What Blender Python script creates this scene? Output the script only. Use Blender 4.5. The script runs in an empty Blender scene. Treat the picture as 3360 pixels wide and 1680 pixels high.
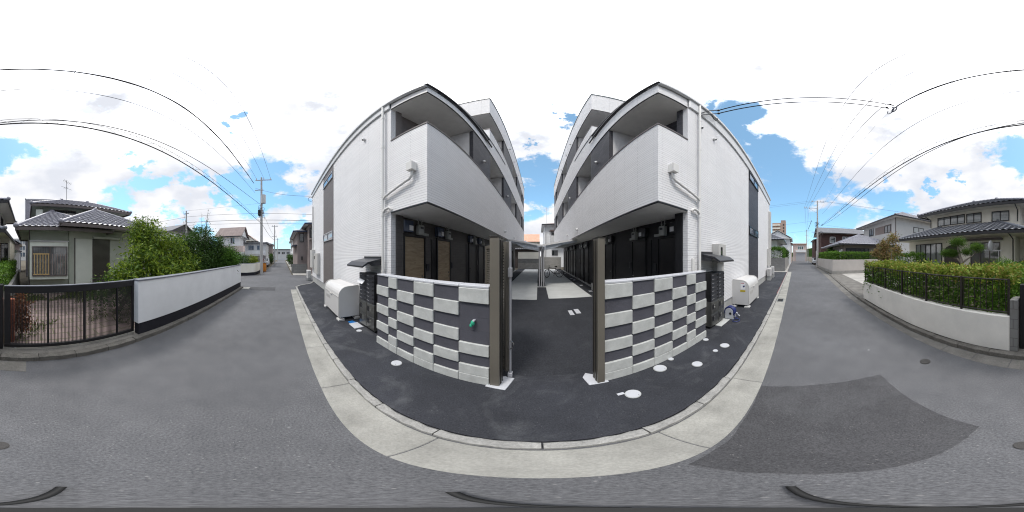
import bpy, math, random
import numpy as np
from mathutils import Vector, Matrix
random.seed(7)
S = bpy.context.scene
R = math.radians
H = 1.95                       # eye height
# ---------------- camera ----------------
cd = bpy.data.cameras.new('camera'); cam = bpy.data.objects.new('camera', cd)
S.collection.objects.link(cam); S.camera = cam
cd.type = 'PANO'; cd.panorama_type = 'EQUIRECTANGULAR'
cd.clip_start = 0.02; cd.clip_end = 3000
cam.location = (0, 0, H); cam.rotation_euler = (R(90), 0, R(9.3))
S.render.engine = 'CYCLES'; S.cycles.filter_width = 1.1
# ---------------- world: sky with clouds ----------------
SUN_EL, SUN_AZ = 58.0, 205.0      # azimuth clockwise from +Y (street frame)
W = bpy.data.worlds.new('World'); S.world = W; W.use_nodes = True
nt = W.node_tree; nt.nodes.clear()
def N(t, **k):
    n = nt.nodes.new(t)
    for a, b in k.items(): setattr(n, a, b)
    return n
def mth(op, a, b=None, clamp=False):
    n = N('ShaderNodeMath', operation=op); n.use_clamp = clamp
    for i, v in enumerate((a, b)):
        if v is None: continue
        if isinstance(v, (int, float)): n.inputs[i].default_value = v
        else: nt.links.new(v, n.inputs[i])
    return n.outputs[0]
def pdir(px, py):
    a = R((px-1680)/9.33333-9.3); e = R((840-py)/9.33333)
    return Vector((math.sin(a)*math.cos(e), math.cos(a)*math.cos(e), math.sin(e)))
tc = N('ShaderNodeTexCoord'); vdir = tc.outputs['Generated']
sep = N('ShaderNodeSeparateXYZ'); nt.links.new(vdir, sep.inputs[0])
sky = N('ShaderNodeTexSky', sky_type='NISHITA'); sky.sun_disc = False
sky.sun_elevation = R(SUN_EL); sky.sun_rotation = R(SUN_AZ); sky.air_density = 1.0; sky.dust_density = 0.6; sky.ozone_density = 1.6
# wispy cloud noise, stretched flat
mp = N('ShaderNodeMapping'); mp.inputs['Scale'].default_value = (1, 1, 1.7); nt.links.new(vdir, mp.inputs[0])
n1 = N('ShaderNodeTexNoise'); n1.inputs['Scale'].default_value = 5.0; n1.inputs['Detail'].default_value = 12; n1.inputs['Roughness'].default_value = 0.60
n1.inputs['Distortion'].default_value = 0.35
nt.links.new(mp.outputs[0], n1.inputs['Vector'])
n2 = N('ShaderNodeTexNoise'); n2.inputs['Scale'].default_value = 3.2; n2.inputs['Detail'].default_value = 8
nt.links.new(mp.outputs[0], n2.inputs['Vector'])
# where the sky opens up (direction, angular radius in degrees)
holes = [(40,505,6.5),(0,480,5),(342,353,2.4),(390,640,5),(470,590,4),(585,570,3.5),(655,600,4),(720,625,3.5),(770,600,4),(820,640,6.5),(900,605,7),(960,625,6),(560,700,2.6),
 (660,760,3.2),(730,790,3.4),(975,745,3),(940,780,4),(757,396,1.8),(455,535,2.5),
 (1850,390,2.0),(1730,560,4.5),(1790,590,5),(1810,540,4),(1730,700,4.5),(1770,640,5),(1850,620,4),(1720,460,1.8),
 (2345,360,3.2),(2400,400,6),(2440,440,6),(2480,480,7),(2540,530,8),(2560,600,9),(2600,680,10),(2680,720,9),(2660,640,7),(2560,740,8),(2790,640,6.5),(2860,670,6),(2930,690,5),(2760,740,8),(2680,560,4),
 (3330,515,5),(3300,490,3.5),(3040,615,2),(3135,570,2),(2900,560,2.5),(2000,1000,0.1)]
wn = N('ShaderNodeTexNoise'); wn.inputs['Scale'].default_value = 4.0; wn.inputs['Detail'].default_value = 12; wn.inputs['Roughness'].default_value = 0.62; nt.links.new(mp.outputs[0], wn.inputs['Vector'])
w1 = N('ShaderNodeVectorMath', operation='SUBTRACT'); nt.links.new(wn.outputs['Color'], w1.inputs[0]); w1.inputs[1].default_value = (0.5, 0.5, 0.5)
w2 = N('ShaderNodeVectorMath', operation='MULTIPLY_ADD'); nt.links.new(w1.outputs[0], w2.inputs[0]); w2.inputs[1].default_value = (0.55, 0.55, 0.42); nt.links.new(vdir, w2.inputs[2])
acc = None
for px, py, rr in holes:
    d = N('ShaderNodeVectorMath', operation='DISTANCE'); nt.links.new(w2.outputs[0], d.inputs[0]); d.inputs[1].default_value = pdir(px, py)
    v = mth('SUBTRACT', 1.0, mth('DIVIDE', d.outputs['Value'], R(rr)*1.65), True)
    acc = v if acc is None else mth('MAXIMUM', acc, v)
band = mth('MULTIPLY', mth('SUBTRACT', 1.0, mth('MULTIPLY', mth('ABSOLUTE', sep.outputs['Z']), 3.2), True), 0.10)
ns = mth('SUBTRACT', n1.outputs[0], 0.5)
fld = mth('ADD', mth('ADD', mth('MULTIPLY', acc, mth('ADD', mth('MULTIPLY', ns, 3.0), 1.10)), band), mth('MULTIPLY', ns, 0.8))
mr = N('ShaderNodeMapRange', interpolation_type='SMOOTHSTEP'); mr.inputs['From Min'].default_value = 0.10; mr.inputs['From Max'].default_value = 0.62
nt.links.new(fld, mr.inputs[0])
# cloud body: bright tops, faint violet-grey bases
cr = N('ShaderNodeValToRGB'); cr.color_ramp.elements[0].position = 0.38; cr.color_ramp.elements[0].color = (0.425, 0.44, 0.48, 1)
cr.color_ramp.elements[1].position = 0.56; cr.color_ramp.elements[1].color = (0.56, 0.56, 0.57, 1)
nt.links.new(n2.outputs[0], cr.inputs[0])
up = N('ShaderNodeMapRange'); up.inputs['From Min'].default_value = 0.50; up.inputs['From Max'].default_value = 0.95; up.inputs['To Min'].default_value = 1.0; up.inputs['To Max'].default_value = 3.0
nt.links.new(sep.outputs['Z'], up.inputs[0])
cl = N('ShaderNodeVectorMath', operation='SCALE'); nt.links.new(cr.outputs[0], cl.inputs[0])
n4 = N('ShaderNodeTexNoise'); n4.inputs['Scale'].default_value = 2.1; n4.inputs['Detail'].default_value = 9; n4.inputs['Roughness'].default_value = 0.6; nt.links.new(mp.outputs[0], n4.inputs['Vector'])
thick = N('ShaderNodeMapRange', interpolation_type='SMOOTHSTEP'); thick.inputs['From Min'].default_value = 0.38; thick.inputs['From Max'].default_value = 0.54; thick.inputs['To Min'].default_value = 0.0
nt.links.new(n4.outputs[0], thick.inputs[0])
nt.links.new(mth('ADD', mth('MULTIPLY', mth('SUBTRACT', up.outputs[0], 1.0), thick.outputs[0]), 1.0), cl.inputs['Scale'])
sk = N('ShaderNodeVectorMath', operation='SCALE'); nt.links.new(sky.outputs[0], sk.inputs[0]); sk.inputs['Scale'].default_value = 0.15
sk2 = N('ShaderNodeVectorMath', operation='MULTIPLY_ADD'); nt.links.new(sk.outputs[0], sk2.inputs[0]); sk2.inputs[1].default_value = (0.38, 0.53, 0.57); sk2.inputs[2].default_value = (0.085, 0.140, 0.180)
mx = N('ShaderNodeMix', data_type='RGBA'); nt.links.new(mr.outputs[0], mx.inputs['Factor'])
nt.links.new(cl.outputs[0], mx.inputs['A']); nt.links.new(sk2.outputs[0], mx.inputs['B'])
bg = N('ShaderNodeBackground'); bg.inputs['Strength'].default_value = 1.0; nt.links.new(mx.outputs['Result'], bg.inputs[0])
wo = N('ShaderNodeOutputWorld'); nt.links.new(bg.outputs[0], wo.inputs[0])
# ---------------- sun ----------------
sl = bpy.data.lights.new('sun', 'SUN'); sl.energy = 1.3; sl.angle = R(12); sl.color = (1.0, 0.96, 0.9)
so = bpy.data.objects.new('sun', sl); S.collection.objects.link(so)
a = R(SUN_AZ); e = R(SUN_EL)
so.rotation_euler = Vector((math.sin(a)*math.cos(e), math.cos(a)*math.cos(e), math.sin(e))).to_track_quat('Z', 'Y').to_euler()
so.location = (0, -20, 40)
S.view_settings.view_transform = 'Standard'; S.view_settings.look = 'None'
S.view_settings.exposure = 0.92; S.view_settings.gamma = 1

# ---------------- materials ----------------
M = {}
class G_:
    def __init__(s, name):
        s.m = bpy.data.materials.new(name); s.m.use_nodes = True; s.t = s.m.node_tree
        s.p = s.t.nodes['Principled BSDF']; M[name] = s.m
        s.geo = s.n('ShaderNodeNewGeometry'); s.pos = s.geo.outputs['Position']
    def n(s, t, **k):
        n = s.t.nodes.new(t)
        for a, b in k.items(): setattr(n, a, b)
        return n
    def l(s, a, b): s.t.links.new(a, b)
    def noise(s, scale, detail=6, rough=0.55, vec=None, dist=0):
        n = s.n('ShaderNodeTexNoise'); n.inputs['Scale'].default_value = scale; n.inputs['Detail'].default_value = detail
        n.inputs['Roughness'].default_value = rough; n.inputs['Distortion'].default_value = dist; s.l(vec or s.pos, n.inputs['Vector']); return n.outputs[0]
    def ramp(s, f, stops):
        r = s.n('ShaderNodeValToRGB'); e = r.color_ramp.elements
        while len(e) < len(stops): e.new(0.5)
        for k, (p, c) in enumerate(stops): e[k].position = p; e[k].color = (*c, 1)
        s.l(f, r.inputs[0]); return r.outputs[0]
    def mix(s, f, a, b, mode='MIX'):
        n = s.n('ShaderNodeMix', data_type='RGBA', blend_type=mode)
        for v, k in ((f, 'Factor'), (a, 'A'), (b, 'B')):
            if isinstance(v, (int, float)): n.inputs[k].default_value = v
            elif isinstance(v, tuple): n.inputs[k].default_value = (*v, 1)
            else: s.l(v, n.inputs[k])
        return n.outputs['Result']
    def math(s, op, a, b=0.0, clamp=False):
        n = s.n('ShaderNodeMath', operation=op); n.use_clamp = clamp
        for i, v in enumerate((a, b)):
            if isinstance(v, (int, float)): n.inputs[i].default_value = v
            else: s.l(v, n.inputs[i])
        return n.outputs[0]
    def wallvec(s):
        sp = s.n('ShaderNodeSeparateXYZ'); s.l(s.pos, sp.inputs[0]); a = s.math('ADD', sp.outputs[0], sp.outputs[1])
        c = s.n('ShaderNodeCombineXYZ'); s.l(a, c.inputs[0]); s.l(sp.outputs[2], c.inputs[1]); return c.outputs[0]
    def bump(s, h, strength, dist=0.01):
        b = s.n('ShaderNodeBump'); b.inputs['Strength'].default_value = strength; b.inputs['Distance'].default_value = dist
        s.l(h, b.inputs['Height']); s.l(b.outputs[0], s.p.inputs['Normal'])
    def base(s, c):
        if isinstance(c, tuple): s.p.inputs['Base Color'].default_value = (*c, 1)
        else: s.l(c, s.p.inputs['Base Color'])
    def fin(s, rough=0.8, metal=0.0, spec=0.5):
        s.p.inputs['Roughness'].default_value = rough; s.p.inputs['Metallic'].default_value = metal
        s.p.inputs['Specular IOR Level'].default_value = spec; return s.m
def sc(c, k): return tuple(min(1, x*k) for x in c)
def nmat(name, c, var=0.15, scale=3, rough=0.8, metal=0, bump=0, bscale=60, spec=0.4, fine=0.0, c2=None):
    g = G_(name); f = g.noise(scale, 8, 0.6)
    col = g.ramp(f, [(0.3, sc(c, 1-var)), (0.7, c2 or sc(c, 1+var))])
    if fine:
        ff = g.noise(bscale, 3, 0.7); col = g.mix(1.0, col, g.ramp(ff, [(0.3, (1-fine,)*3), (0.7, (1, 1, 1))]), 'MULTIPLY')
    g.base(col)
    if bump: g.bump(g.noise(bscale, 4, 0.6), bump, 0.01)
    return g.fin(rough, metal, spec)
def asphalt(name, c, speck=0.5, dens=55, stain=0.12, dust=0.0, spots=False):
    g = G_(name)
    big = g.noise(0.45, 5, 0.6); mid = g.noise(3.5, 6, 0.65)
    col = g.ramp(big, [(0.32, sc(c, 1-stain)), (0.68, sc(c, 1+stain))])
    col = g.mix(1.0, col, g.ramp(mid, [(0.3, (0.88, 0.88, 0.88)), (0.7, (1.08, 1.07, 1.06))]), 'MULTIPLY')
    f1 = g.noise(dens, 3, 0.8); col = g.mix(1.0, col, g.ramp(f1, [(0.30, (0.55, 0.55, 0.56)), (0.5, (1, 1, 1)), (0.72, (1.5, 1.5, 1.48))]), 'MULTIPLY')
    if dust:
        d1 = g.noise(1.1, 9, 0.72, dist=1.2); d2 = g.noise(6, 6, 0.7)
        k = g.math('MULTIPLY', g.ramp(d1, [(0.50, (0, 0, 0)), (0.74, (dust,)*3)]), g.ramp(d2, [(0.35, (0.3,)*3), (0.65, (1,)*3)])); col = g.mix(k, col, (0.16, 0.165, 0.17))
    if spots:
        v2 = g.n('ShaderNodeTexVoronoi'); v2.inputs['Scale'].default_value = 1.6; g.l(g.pos, v2.inputs['Vector']); k = g.ramp(g.math('ADD', v2.outputs['Distance'], g.math('MULTIPLY', g.noise(30, 2), 0.03)), [(0.028, (0.8,)*3), (0.05, (0, 0, 0))])
        col = g.mix(g.math('MULTIPLY', k, g.math('GREATER_THAN', g.noise(0.9, 1), 0.52)), col, (0.33, 0.34, 0.33))
    v = g.n('ShaderNodeTexVoronoi'); v.inputs['Scale'].default_value = dens*0.55; g.l(g.pos, v.inputs['Vector'])
    sp = g.ramp(v.outputs['Distance'], [(0.10, (speck,)*3), (0.2, (0, 0, 0))])
    n3 = g.noise(9, 2, 0.5); sp2 = g.math('MULTIPLY', sp, g.math('GREATER_THAN', n3, 0.56))
    col = g.mix(sp2, col, (0.42, 0.41, 0.39)); g.base(col)
    g.bump(f1, 0.35, 0.006); return g.fin(0.85, 0, 0.35)
def bricks(name, c1, c2, mortar, w, h, ms=0.004, vec='wall', var=0.1, bump=0.5, rough=0.75, off=0.5, bias=0.0, bdist=0.006, stain=0.0):
    g = G_(name); b = g.n('ShaderNodeTexBrick'); b.offset = off; b.inputs['Scale'].default_value = 1
    b.inputs['Brick Width'].default_value = w; b.inputs['Row Height'].default_value = h; b.inputs['Mortar Size'].default_value = ms
    b.inputs['Mortar Smooth'].default_value = 0.3; b.inputs['Bias'].default_value = bias
    for k, c in (('Color1', c1), ('Color2', c2), ('Mortar', mortar)): b.inputs[k].default_value = (*c, 1)
    g.l(g.wallvec() if vec == 'wall' else g.pos, b.inputs['Vector'])
    f = g.noise(1.1, 8, 0.65); col = g.mix(1.0, b.outputs['Color'], g.ramp(f, [(0.3, (1-var,)*3), (0.7, (1, 1, 1))]), 'MULTIPLY')
    if stain:
        f2 = g.noise(0.9, 8, 0.7, dist=0.6); col = g.mix(g.ramp(f2, [(0.5, (0, 0, 0)), (0.75, (stain,)*3)]), col, (0.10, 0.09, 0.07))
    g.base(col)
    hh = g.math('SUBTRACT', g.math('MULTIPLY', g.noise(90, 3, 0.6), 0.25), b.outputs['Fac'])
    g.bump(hh, bump, bdist); return g.fin(rough, 0, 0.4)
def leafmat(name, cols, rough=0.5):
    g = G_(name); n = len(cols)
    c = g.ramp(g.geo.outputs['Random Per Island'], [(i/(n-1) if n > 1 else 0, k) for i, k in enumerate(cols)])
    f = g.noise(1.3, 4, 0.6); c = g.mix(1.0, c, g.ramp(f, [(0.3, (0.7, 0.75, 0.7)), (0.7, (1.25, 1.2, 1.1))]), 'MULTIPLY')
    g.base(c); g.p.inputs['Subsurface Weight'].default_value = 0.0
    tr = g.n('ShaderNodeBsdfTranslucent'); g.l(c, tr.inputs[0]); ad = g.n('ShaderNodeMixShader'); ad.inputs[0].default_value = 0.3
    out = g.t.nodes['Material Output']; g.l(g.p.outputs[0], ad.inputs[1]); g.l(tr.outputs[0], ad.inputs[2]); g.l(ad.outputs[0], out.inputs[0])
    return g.fin(0.6, 0, 0.2)
def glass(name, c1, c2, stripes=9.0, rough=0.06):
    g = G_(name); w = g.n('ShaderNodeTexWave'); w.wave_type = 'BANDS'; w.inputs['Scale'].default_value = stripes; w.inputs['Distortion'].default_value = 2.0; w.inputs['Detail'].default_value = 2
    w.bands_direction = 'X'; g.l(g.wallvec(), w.inputs['Vector'])
    f = g.noise(1.4, 3); c = g.mix(w.outputs['Fac'], c1, c2); g.base(g.mix(1.0, c, g.ramp(f, [(0.3, (0.7,)*3), (0.7, (1,)*3)]), 'MULTIPLY'))
    g.p.inputs['Coat Weight'].default_value = 1.0; g.p.inputs['Coat Roughness'].default_value = 0.02
    return g.fin(rough, 0, 0.9)

asphalt('road', (0.096, 0.0975, 0.104), 0.28, 60, 0.14, 0.12, True)
asphalt('court_asphalt', (0.026, 0.028, 0.034), 0.10, 42, 0.2, 0.12)
asphalt('new_asphalt', (0.028, 0.030, 0.037), 0.12, 75, 0.28, 0.5)
asphalt('patch', (0.056, 0.056, 0.060), 0.22, 75, 0.15, 0.3)
nmat('soil', (0.10, 0.085, 0.06), 0.3, 4, 0.95, bump=0.6, bscale=30, fine=0.3)
nmat('gutter', (0.305, 0.30, 0.275), 0.24, 2.2, 0.9, bump=0.5, bscale=60, fine=0.24)
nmat('gutter_old', (0.165, 0.158, 0.145), 0.28, 2.2, 0.9, bump=0.5, bscale=55, fine=0.4)
nmat('kerb', (0.33, 0.325, 0.31), 0.2, 6, 0.9, bump=0.9, bscale=45, fine=0.35)
nmat('kerb_old', (0.15, 0.142, 0.128), 0.3, 5, 0.92, bump=0.9, bscale=45, fine=0.45)
nmat('paving', (0.48, 0.49, 0.48), 0.10, 1.2, 0.85, bump=0.2, bscale=80, fine=0.12)
nmat('drive_concrete', (0.34, 0.33, 0.31), 0.18, 0.8, 0.9, bump=0.2, bscale=60, fine=0.15)
nmat('light_block', (0.48, 0.49, 0.475), 0.15, 6, 0.85, bump=0.35, bscale=120, fine=0.10)
nmat('dark_block', (0.092, 0.092, 0.112), 0.10, 6, 0.9, bump=0.9, bscale=150, fine=0.25)
bricks('siding', (0.80, 0.795, 0.805), (0.84, 0.835, 0.845), (0.60, 0.595, 0.615), 1.1, 0.056, 0.0045, var=0.06, bump=0.9, rough=0.6, bdist=0.009)
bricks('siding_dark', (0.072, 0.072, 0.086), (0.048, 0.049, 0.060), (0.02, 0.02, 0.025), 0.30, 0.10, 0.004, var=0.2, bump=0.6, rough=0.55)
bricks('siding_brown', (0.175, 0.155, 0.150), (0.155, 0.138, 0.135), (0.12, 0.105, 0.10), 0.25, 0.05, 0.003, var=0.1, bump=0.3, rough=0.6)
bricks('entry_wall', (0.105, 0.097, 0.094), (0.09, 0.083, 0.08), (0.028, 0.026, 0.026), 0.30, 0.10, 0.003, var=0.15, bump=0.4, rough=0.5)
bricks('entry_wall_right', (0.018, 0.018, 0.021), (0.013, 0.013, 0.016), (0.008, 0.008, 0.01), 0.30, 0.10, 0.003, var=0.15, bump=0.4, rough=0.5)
nmat('plinth', (0.40, 0.40, 0.39), 0.12, 3, 0.9, bump=0.2, fine=0.1)
nmat('soffit', (0.78, 0.77, 0.75), 0.05, 5, 0.8, bump=0.15, bscale=90)
nmat('white_metal', (0.68, 0.68, 0.68), 0.04, 3, 0.4)
nmat('pvc', (0.70, 0.69, 0.67), 0.04, 3, 0.35)
nmat('trim_brown', (0.10, 0.085, 0.085), 0.05, 3, 0.4)
nmat('trim_dark', (0.018, 0.018, 0.022), 0.1, 3, 0.35)
nmat('gutter_white', (0.62, 0.63, 0.64), 0.04, 3, 0.35)
nmat('teal_flash', (0.10, 0.14, 0.15), 0.1, 3, 0.35)
nmat('bronze', (0.165, 0.150, 0.125), 0.05, 4, 0.4, metal=0.25)
nmat('bronze_dark', (0.05, 0.046, 0.04), 0.05, 4, 0.35, metal=0.5)
nmat('alu', (0.42, 0.42, 0.44), 0.06, 4, 0.4, metal=0.25)
nmat('steel', (0.20, 0.20, 0.19), 0.12, 6, 0.3, metal=0.85)
nmat('black_metal', (0.012, 0.012, 0.014), 0.1, 4, 0.4)
nmat('black_panel', (0.035, 0.036, 0.042), 0.08, 5, 0.3)
nmat('rubber', (0.012, 0.012, 0.012), 0.1, 5, 0.7)
nmat('chrome', (0.55, 0.55, 0.55), 0.03, 5, 0.15, metal=1)
nmat('white_lid', (0.47, 0.48, 0.51), 0.04, 8, 0.5)
nmat('iron', (0.045, 0.043, 0.042), 0.2, 12, 0.6, metal=0.3, bump=0.5, bscale=60)
nmat('bin_grey', (0.56, 0.55, 0.54), 0.03, 2, 0.45)
nmat('cabinet', (0.50, 0.49, 0.47), 0.03, 2, 0.5)
nmat('meter', (0.36, 0.37, 0.36), 0.05, 6, 0.5)
nmat('blue_reflection', (0.06, 0.08, 0.13), 0.1, 4, 0.1)  # blue reflection on the electric boxes, put into the base colour
nmat('blue_plastic', (0.01, 0.14, 0.42), 0.1, 4, 0.35)
nmat('blue_hose', (0.02, 0.03, 0.13), 0.15, 9, 0.35)
nmat('green_cloth', (0.03, 0.33, 0.20), 0.25, 30, 0.8)
nmat('red_paint', (0.45, 0.02, 0.02), 0.1, 5, 0.4)
nmat('yellow_tag', (0.65, 0.50, 0.03), 0.1, 5, 0.5)
nmat('paper', (0.75, 0.75, 0.77), 0.02, 5, 0.6)
g = G_('wood_door'); sp = g.n('ShaderNodeMapping'); sp.inputs['Scale'].default_value = (1, 1.2, 9); g.l(g.pos, sp.inputs[0])
f = g.noise(2.4, 8, 0.65, sp.outputs[0], 0.8); g.base(g.ramp(f, [(0.25, (0.16, 0.115, 0.07)), (0.5, (0.32, 0.24, 0.155)), (0.75, (0.43, 0.33, 0.22))])); g.fin(0.5)
nmat('black_door', (0.022, 0.021, 0.022), 0.15, 5, 0.35)
nmat('grey_door', (0.045, 0.042, 0.041), 0.12, 5, 0.35)
g = G_('polycarb'); g.base((0.62, 0.65, 0.69)); g.fin(0.35); tr = g.n('ShaderNodeBsdfTranslucent'); tr.inputs[0].default_value = (0.75, 0.78, 0.82, 1); ad = g.n('ShaderNodeMixShader'); ad.inputs[0].default_value = 0.6
out = g.t.nodes['Material Output']; g.l(g.p.outputs[0], ad.inputs[1]); g.l(tr.outputs[0], ad.inputs[2]); g.l(ad.outputs[0], out.inputs[0])
# opposite side
nmat('plaster_white', (0.72, 0.74, 0.76), 0.07, 1.2, 0.9, bump=0.5, bscale=110, fine=0.05)
nmat('wall_black', (0.012, 0.012, 0.018), 0.15, 3, 0.8, bump=0.5, bscale=110)
nmat('coping_grey', (0.17, 0.18, 0.21), 0.08, 4, 0.5)
nmat('planter', (0.76, 0.745, 0.70), 0.16, 1.3, 0.9, bump=0.25, bscale=90, fine=0.06, c2=(0.78, 0.76, 0.71))
nmat('stucco_green', (0.44, 0.48, 0.42), 0.08, 1.5, 0.9, bump=0.5, bscale=90, fine=0.08)
nmat('stucco_pale', (0.60, 0.64, 0.59), 0.06, 1.5, 0.9, bump=0.4, bscale=90)
nmat('railing', (0.025, 0.021, 0.018), 0.1, 5, 0.4)
nmat('stucco_cream', (0.76, 0.73, 0.65), 0.06, 1.0, 0.9, bump=0.5, bscale=90, fine=0.06)
nmat('stucco_grey', (0.50, 0.50, 0.50), 0.06, 1.0, 0.9, bump=0.3, bscale=60)
nmat('stucco_white', (0.68, 0.69, 0.70), 0.06, 1.0, 0.9, bump=0.3, bscale=60)
nmat('stucco_taupe', (0.24, 0.20, 0.19), 0.08, 1.0, 0.9, bump=0.3, bscale=60)
nmat('stucco_beige', (0.44, 0.41, 0.385), 0.08, 1.0, 0.9)
nmat('stucco_pink', (0.46, 0.38, 0.35), 0.06, 1.0, 0.9)
nmat('tile_silver', (0.34, 0.34, 0.385), 0.25, 5, 0.28, spec=0.8, fine=0.15, bscale=14)
nmat('tile_dark', (0.14, 0.15, 0.175), 0.3, 5, 0.35, spec=0.6, fine=0.2, bscale=14)
nmat('tile_ridge', (0.22, 0.22, 0.26), 0.2, 6, 0.45)
nmat('sheet_roof', (0.24, 0.24, 0.27), 0.1, 2, 0.35)
bricks('slate_brown', (0.20, 0.155, 0.145), (0.16, 0.12, 0.115), (0.08, 0.06, 0.06), 0.5, 0.16, 0.012, var=0.15)
bricks('slate_grey', (0.16, 0.165, 0.18), (0.13, 0.135, 0.15), (0.08, 0.08, 0.09), 0.5, 0.16, 0.012, var=0.15)
bricks('tile_orange', (0.60, 0.36, 0.25), (0.52, 0.30, 0.21), (0.35, 0.2, 0.14), 0.3, 0.2, 0.012, var=0.2)
bricks('brick_brown', (0.105, 0.05, 0.042), (0.075, 0.04, 0.036), (0.05, 0.035, 0.03), 0.5, 0.2, 0.01, var=0.2)
bricks('cinder', (0.21, 0.21, 0.205), (0.18, 0.18, 0.178), (0.11, 0.11, 0.105), 0.42, 0.2, 0.008, var=0.2, stain=0.45)
bricks('cinder_light', (0.33, 0.32, 0.30), (0.29, 0.28, 0.265), (0.20, 0.195, 0.185), 0.42, 0.2, 0.008, var=0.2, stain=0.4)
bricks('pavers', (0.33, 0.245, 0.24), (0.25, 0.19, 0.18), (0.16, 0.15, 0.09), 0.62, 0.30, 0.025, vec='flat', var=0.35, bump=0.8, stain=0.6)
bricks('tower_tile', (0.42, 0.31, 0.26), (0.38, 0.28, 0.235), (0.3, 0.22, 0.19), 2, 1, 0.03)
nmat('wood_slats', (0.46, 0.33, 0.15), 0.15, 6, 0.6)
nmat('shutter_brown', (0.055, 0.045, 0.042), 0.1, 8, 0.6)
nmat('rust_brush', (0.20, 0.07, 0.03), 0.4, 12, 0.9)
nmat('red_brick', (0.38, 0.13, 0.08), 0.2, 9, 0.9, bump=0.4)
glass('glass_curtain', (0.34, 0.36, 0.36), (0.22, 0.24, 0.25))
glass('glass_dark', (0.05, 0.055, 0.06), (0.035, 0.04, 0.045), 3)
glass('glass_sky', (0.10, 0.14, 0.19), (0.07, 0.10, 0.14), 3)
glass('glass_shoji', (0.14, 0.145, 0.15), (0.10, 0.105, 0.11), 4)
nmat('bark', (0.10, 0.085, 0.065), 0.3, 9, 0.95, bump=0.9, bscale=35)
nmat('bark_pale', (0.25, 0.22, 0.19), 0.25, 9, 0.95, bump=0.8, bscale=35)
nmat('pole_concrete', (0.38, 0.37, 0.36), 0.1, 2, 0.85, bump=0.2)
nmat('cable', (0.012, 0.012, 0.016), 0.05, 3, 0.5)
nmat('wire', (0.10, 0.11, 0.14), 0.05, 3, 0.5)
nmat('porcelain', (0.55, 0.55, 0.55), 0.05, 3, 0.3)
nmat('car_red', (0.10, 0.012, 0.02), 0.05, 3, 0.2)
nmat('car_white', (0.5, 0.52, 0.54), 0.05, 3, 0.2)
nmat('orange', (0.55, 0.20, 0.03), 0.1, 4, 0.5)
nmat('navy_trim', (0.02, 0.03, 0.07), 0.1, 4, 0.4)
leafmat('leaf_bright', [(0.045, 0.095, 0.014), (0.10, 0.175, 0.02), (0.25, 0.33, 0.035), (0.065, 0.13, 0.017)])
leafmat('leaf_dark', [(0.025, 0.060, 0.014), (0.042, 0.095, 0.020), (0.07, 0.135, 0.028)])
leafmat('leaf_mid', [(0.035, 0.09, 0.013), (0.065, 0.15, 0.02), (0.10, 0.20, 0.025)])
leafmat('leaf_hedge', [(0.04, 0.10, 0.015), (0.075, 0.17, 0.02), (0.14, 0.25, 0.03), (0.05, 0.12, 0.02)])
leafmat('leaf_top', [(0.15, 0.23, 0.03), (0.26, 0.31, 0.05), (0.34, 0.27, 0.08), (0.10, 0.21, 0.02), (0.20, 0.27, 0.035)])
leafmat('leaf_autumn', [(0.14, 0.15, 0.05), (0.24, 0.19, 0.07), (0.30, 0.17, 0.10), (0.10, 0.13, 0.04)])
leafmat('leaf_pine', [(0.03, 0.08, 0.015), (0.07, 0.15, 0.02), (0.12, 0.20, 0.03)])
leafmat('leaf_lime', [(0.10, 0.17, 0.02), (0.20, 0.27, 0.04), (0.3, 0.3, 0.05)])
leafmat('leaf_brown', [(0.16, 0.06, 0.03), (0.25, 0.10, 0.05), (0.10, 0.05, 0.03)])
leafmat('grass', [(0.04, 0.08, 0.015), (0.09, 0.14, 0.03), (0.14, 0.15, 0.05)])

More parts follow.
